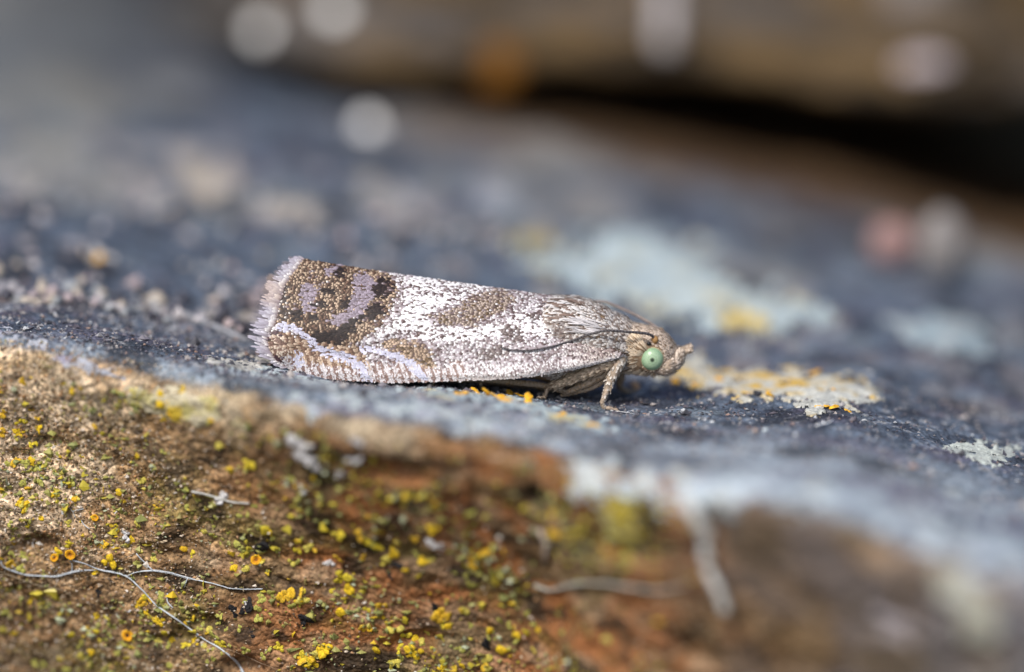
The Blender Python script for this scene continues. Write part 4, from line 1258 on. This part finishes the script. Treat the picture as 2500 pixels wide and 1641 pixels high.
# cream hairs raying back from the eye over the cheek
L4 = []
ec = at_y(1592, 875, YS - 0.50)
for side in (1, -1):
    n = 900
    an = rng.uniform(math.radians(112), math.radians(292), n)
    r_ = rng.uniform(24, 66, n)
    px, py = 1592 + r_ * np.cos(an) * 1.0, 875 - r_ * np.sin(an) * 0.86
    ok = (py > 824) & (py < 912) & (px > 1496)
    an, r_, px, py = an[ok], r_[ok], px[ok], py[ok]
    n = len(px)
    s_ = pchip(BS[:, 0], BS[:, 1:], px)
    sa = np.clip((s_[:, 0] - py) / s_[:, 1], -0.97, 0.97)
    y_ = YS - side * s_[:, 2] * np.sqrt(1 - sa ** 2) 
    P = at_y(px, py, YS - s_[:, 2] * np.sqrt(1 - sa ** 2))
    P[:, 1] = y_
    N = np.stack([0 * sa, -side * np.sqrt(1 - sa ** 2), sa], -1)
    T_ = np.stack([np.cos(an), 0.0 * an, np.sin(an)], -1) + 0.10 * rng.standard_normal((n, 3)) + np.array([-0.25, 0, -0.05])
    cc = np.where((rng.random(n) < 0.7)[:, None], np.array([0.82, 0.67, 0.50]), np.array([0.38, 0.25, 0.15])) * rng.uniform(0.8, 1.15, (n, 1))
    L4.append(scales(P, N, T_, rng.uniform(16, 30, n) / PXMM, 3.6 / PXMM, cc * 0.42, cc, 0.28 + 0.1 * rng.standard_normal(n), 0.16))
V, Q, T, C = join4(L4)
part('cheek_hair', body, V, Q, T, C, M_SCALE, smooth=False, kind='stuff', label='cream hairs raying out behind the green eye')

# eyes
def sphere(ctr, rad, nu=40, nv=28):
    th = np.linspace(0.001, math.pi - 0.001, nv)[:, None]
    ph = np.linspace(0, 2 * math.pi, nu, endpoint=False)[None, :]
    v = np.stack([np.sin(th) * np.cos(ph), np.cos(th) + 0 * ph, np.sin(th) * np.sin(ph)], -1)   # pole along y
    return ctr + v * np.asarray(rad), v
for side in (1, -1):
    c = at_y(1592, 875, YS - 0.44)
    c = np.array([c[0], YS - side * 0.44, c[2]])
    V, u = sphere(c, (0.248, 0.205, 0.255), 48, 80)
    sd_ = np.hypot(u[..., 0], u[..., 2]) + np.where(u[..., 1] * side > 0, 2, 0)
    ecol = np.zeros(V.shape) + np.array([0.36, 0.50, 0.33])
    ecol = mixc(ecol, [0.21, 0.36, 0.21], sstep(0.45, 0.9, sd_) * 0.7)
    ecol = mixc(ecol, [0.48, 0.40, 0.24], sstep(0.86, 0.99, sd_))
    ecol = mixc(ecol, [0.03, 0.05, 0.03], sstep(0.27, 0.08, sd_))  # pseudopupil: optical darkening painted into the eye colour
    ecol = mixc(ecol, [0.20, 0.33, 0.19], sstep(0.10, 0.0, np.abs(sd_ - 0.36)) * 0.35)
    eye = part('eye', moth, V.reshape(-1, 3), grid_quads(80, 48, True) if side > 0 else grid_quads(80, 48, True)[:, ::-1], None, ecol.reshape(-1, 3), M_EYE, label='pale green compound eye with a dark central dot' if side > 0 else None)

n = 130
an = np.linspace(0, 2 * math.pi, n, endpoint=False)
L4 = []
for side in (1, -1):
    c = at_y(1592, 875, YS - 0.44)
    rim_ = np.stack([c[0] + 0.275 * np.cos(an), np.full(n, YS - side * 0.455), c[2] + 0.282 * np.sin(an)], -1) + 0.012 * rng.standard_normal((n, 3))
    T_ = np.stack([-np.cos(an) - 0.5 * np.sin(an), np.full(n, -side * 0.35), -np.sin(an) + 0.5 * np.cos(an)], -1) + 0.2 * rng.standard_normal((n, 3))
    N_ = np.tile([0, -side * 1.0, 0], (n, 1)) + np.stack([np.cos(an), 0 * an, np.sin(an)], -1) * 0.3
    cc = np.where((rng.random(n) < 0.6)[:, None], np.array([0.78, 0.64, 0.48]), np.array([0.30, 0.20, 0.13]))
    L4.append(scales(rim_, N_, T_, rng.uniform(5, 9, n) / PXMM, 3.4 / PXMM, cc * 0.5, cc, 0.1))
V, Q, T, C = join4(L4)
part('eye_rim_scales', body, V, Q, T, C, M_SCALE, smooth=False, kind='stuff')

# antennae: ringed, swept back over the wings
def antenna(pts, r0, r1_, c1, c2, label=None):
    n = 150
    P = resample(pts, n)
    s_ = np.linspace(0, 1, n)
    ring = 0.5 + 0.5 * np.sin(np.arange(n) * 2.1)
    r = (r0 + (r1_ - r0) * s_) * (0.86 + 0.2 * ring)
    V, Q, T = tube(P, r, 8)
    C = np.concatenate([np.repeat(mixc(np.zeros((n, 3)) + c1, c2, ring * 0.8), 8, 0), [c1, c1]])
    an_ = part('antenna', moth, V, Q, T, C, M_SKIN, label=label)
    sc = []
    bulb, ub_ = sphere(P[0] + np.array([0.0, 0, -0.03]), (0.075, 0.07, 0.085), 16, 10)
    part('antenna_base', an_, bulb.reshape(-1, 3), grid_quads(10, 16, True), None, np.array([0.34, 0.19, 0.075]), M_SKIN)
    return an_
apx = [(1599, 826), (1584, 816), (1556, 812), (1528, 810), (1485, 807), (1440, 816), (1389, 834), (1339, 848), (1284, 856), (1251, 855), (1223, 848)]
ap = []
for i, (x, y) in enumerate(apx):
    if i < 4:
        ap.append(at_y(x, y, YS - (0.44, 0.58, 0.70, 0.80)[i]))
    else:
        h, nn = wing_hit(x, y)
        ap.append(at_y(x, y, min(h[1] - 0.06, YS - (0.90 if i < 6 else 0.6))))
ap = np.array(ap)
antenna(ap, 0.031, 0.017, np.array([0.035, 0.028, 0.03]), np.array([0.16, 0.15, 0.16]), 'dark ringed antenna lying along the near wing')
fp = [at_y(x, y, YS + o_) for x, y, o_ in [(1612, 806, .32), (1585, 788, .38), (1553, 770, .44), (1503, 747, .5), (1473, 736, .55), (1420, 735, .8), (1360, 770, 1.2), (1290, 800, 1.35)]]
antenna(fp, 0.036, 0.018, np.array([0.17, 0.13, 0.12]), np.array([0.34, 0.29, 0.27]), 'pale ringed antenna behind the head')
sp_v, _u = sphere(at_y(1584, 839, YS - 0.52), (0.05, 0.03, 0.04), 12, 8)
part('ocellus', body, sp_v.reshape(-1, 3), grid_quads(8, 12, True), None, np.array([0.008, 0.008, 0.01]), M_EYE, label='tiny black simple eye above the green eye')

# legs and palps: tapered tubes clothed in scales
def limb(name, segs, parent, ctip, croot, dens=1.0, label=None, skin=(0.38, 0.30, 0.23), slen=9, hairy=0.25):
    """segs: lists of (point, radius mm)"""
    parts, sc = [], []
    for pts, rad in segs:
        P = resample(pts, 16)
        r = np.interp(np.linspace(0, 1, 16), np.linspace(0, 1, len(rad)), rad)
        parts.append(tube(P, r, 12))
        ln = float(np.sum(np.linalg.norm(np.diff(P, axis=0), axis=1)))
        n = int(dens * ln * np.mean(r) * 2 * math.pi * 330)
        if n < 3: continue
        u_ = rng.uniform(0, 1, n)
        i_ = np.clip((u_ * 15).astype(int), 0, 14)
        f_ = (u_ * 15 - i_)[:, None]
        C_ = P[i_] * (1 - f_) + P[i_ + 1] * f_
        T_ = nrm(P[i_ + 1] - P[i_])
        A_ = nrm(np.cross(T_, np.array([0, 0, 1.001]) + 0.001))
        B_ = np.cross(T_, A_)
        an = rng.uniform(0, 6.283, n)[:, None]
        N_ = np.cos(an) * A_ + np.sin(an) * B_
        rr = np.interp(u_, np.linspace(0, 1, 16), r)[:, None]
        k_ = rng.random(n)
        ct = np.where((k_ < 0.7)[:, None], np.asarray(ctip), np.asarray(ctip) * 0.45) * rng.uniform(0.85, 1.1, (n, 1))
        sc.append(scales(C_ + N_ * rr, N_, T_ + 0.15 * rng.standard_normal((n, 3)), slen / PXMM * rng.uniform(0.8, 1.3, n) * np.clip(rr[:, 0] / 0.11, 0.5, 1), 4.6 / PXMM, np.tile(croot, (n, 1)), ct.clip(0, .9), hairy, 0.12))
    V, Q, T = join(parts)
    o = part(name, parent, V, Q, T, np.array(skin), M_SKIN, label=label)
    if sc:
        V, Q, T, C = join4(sc)
        part('scales', o, V, Q, T, C, M_SCALE, smooth=False, kind='stuff')
    return o
mm = lambda *p: [v / PXMM for v in p]
yf = ft[1]
A = lambda x, y, yy: at_y(x, y, yy)
y0 = YS - 0.55
CT, CR = (0.82, 0.77, 0.70), (0.30, 0.24, 0.19)
foot = ft + fn * 0.03
limb('leg', [([A(1524, 866, y0 + .1), A(1508, 896, y0 - .1), A(1487, 934, y0 - .15)], mm(11, 14, 11)),
             ([A(1489, 928, y0 - .15), A(1482, 950, (y0 + yf) / 2), A(1474, 974, yf - .02)], mm(9, 7.5, 6.5)),
             ([A(1474, 972, yf - .02), A(1470, 986, yf - .02), A(1477, 998, yf)], mm(6, 5.6, 5)),
             ([A(1477, 997, yf), foot + at_y(1487, 1000, yf) - at_y(1497, 1003, yf), foot], mm(5, 5, 4)),
             ([foot, foot + np.array([0.06, 0.02, 0.01]), foot + np.array([0.10, 0.02, -0.03])], mm(3.5, 2.5, 1)),
             ([foot, foot + np.array([0.05, -0.05, 0.01]), foot + np.array([0.09, -0.06, -0.03])], mm(3, 2, 1)),
             ([A(1489, 934, y0 - .2), A(1492, 946, y0 - .22), A(1490, 958, y0 - .22)], mm(4, 3, 1))],
     moth, CT, CR, 1.0, 'speckled grey-brown foreleg standing on the rock')
for (cx_, cy_, s_) in ():
    pass
def foot_at(px, py):
    P, N = hit(px, py)
    return P + N * 0.02
# far foreleg
ff = foot_at(1532, 958)
limb('leg', [([A(1528, 880, YS + .35), A(1516, 915, YS + .45), A(1512, 935, YS + .5)], mm(12, 12, 9)),
             ([A(1512, 933, YS + .5), A(1514, 946, (YS + .5 + ff[1]) / 2), ff], mm(8, 7, 5)), ([ff, ff + np.array([0.15, 0.03, 0.01])], mm(5, 3))],
     moth, (0.36, 0.27, 0.18), (0.10, 0.07, 0.04), 0.8)
# near middle leg, folded back along the belly
f1 = foot_at(1329, 972)
limb('leg', [([A(1500, 885, YS - .62), A(1440, 908, YS - .72), A(1352, 944, YS - .62)], mm(12, 14, 10)),
             ([A(1360, 938, YS - .6), A(1338, 950, YS - .55), f1], mm(6, 5, 4)), ([f1, f1 + np.array([-0.12, 0, 0.0])], mm(4, 2.5))],
     moth, (0.76, 0.62, 0.46), (0.18, 0.11, 0.065), 1.1, 'bristly brown middle leg folded under the belly', (0.46, 0.36, 0.27), slen=15, hairy=0.3)
# near hind thigh below it
f2 = foot_at(1380, 972)
limb('leg', [([A(1492, 905, YS - .50), A(1440, 932, YS - .55), A(1384, 958, YS - .45)], mm(9, 11, 6)),
             ([A(1490, 915, YS - .40), A(1450, 942, YS - .45), A(1388, 962, YS - .35), A(1370, 966, YS - .3)], mm(8, 9, 6, 4)),
             ([A(1384, 958, YS - .45), A(1330, 942, YS - .4), A(1255, 934, YS - .4), A(1175, 928, YS - .5), A(1056, 926, YS - .6)], mm(6, 8, 7, 6, 5)),
             ([A(1174, 924, YS - .55), A(1174, 934, YS - .6), foot_at(1171, 950)], mm(4.5, 4, 3)),
             ([A(1060, 926, YS - .66), A(1058, 936, YS - .7), A(1054, 947, YS - .7)], mm(4.5, 4, 3))],
     moth, (0.58, 0.42, 0.27), (0.16, 0.10, 0.055), 0.7, 'smooth tan hind leg stretched back under the wing', slen=9, hairy=0.15)
for s_ in (1,):
    f3 = foot_at(1300, 970)
    limb('leg', [([A(1490, 890, YS + .5), A(1400, 930, YS + .5), A(1330, 950, YS + .45)], mm(12, 12, 8)), ([A(1330, 950, YS + .45), A(1310, 960, YS + .4), A(1300, 968, YS + .4)], mm(6, 5, 4))],
         moth, (0.36, 0.26, 0.16), (0.10, 0.07, 0.04), 0.5)
    limb('leg', [([A(1470, 900, YS + .4), A(1400, 940, YS + .4), A(1290, 940, YS + .4), A(1180, 932, YS + .4)], mm(9, 9, 7, 5)), ([A(1260, 938, YS + .4), A(1255, 950, YS + .4)], mm(5, 3))],
         moth, (0.36, 0.26, 0.16), (0.10, 0.07, 0.04), 0.5)
# palps
for side in (1, -1):
    yb, ye = YS - side * 0.26, YS - side * 0.10
    dy_ = 0 if side > 0 else -9
    limb('palp', [([A(1597, 900, yb), A(1622, 896, yb - side * .05), A(1643, 884, YS - side * .18), A(1655, 868, YS - side * .12), A(1659, 860, ye)], mm(13, 22, 24, 20, 13)),
                  ([A(1640, 868 + dy_ * .3, ye), A(1668, 860 + dy_ * .7, ye), A(1689, 854 + dy_, ye)], mm(10, 8, 6.5))],
         moth, (0.74, 0.63, 0.53), (0.34, 0.25, 0.19), 1.3, 'blunt scaly brown palp pointing forward' if side > 0 else None, slen=10, hairy=0.3)

# two tiny curled husks under the wing
strand([[(1139, 953), (1143, 945), (1149, 949), (1152, 956)]], 'curled_husk', 'tiny pale curled husk on the rim under the moth\'s wing', 'husk', 0.010, 0.03, (0.5, 0.48, 0.36), M_LICHEN, 0.0, 0.0)
strand([[(1157, 955), (1160, 947), (1165, 950), (1166, 957)]], 'curled_husk', 'tiny pale curled husk right behind a yellow lichen grain under the wing', 'husk', 0.010, 0.03, (0.5, 0.5, 0.4), M_LICHEN, 0.0, 0.0)
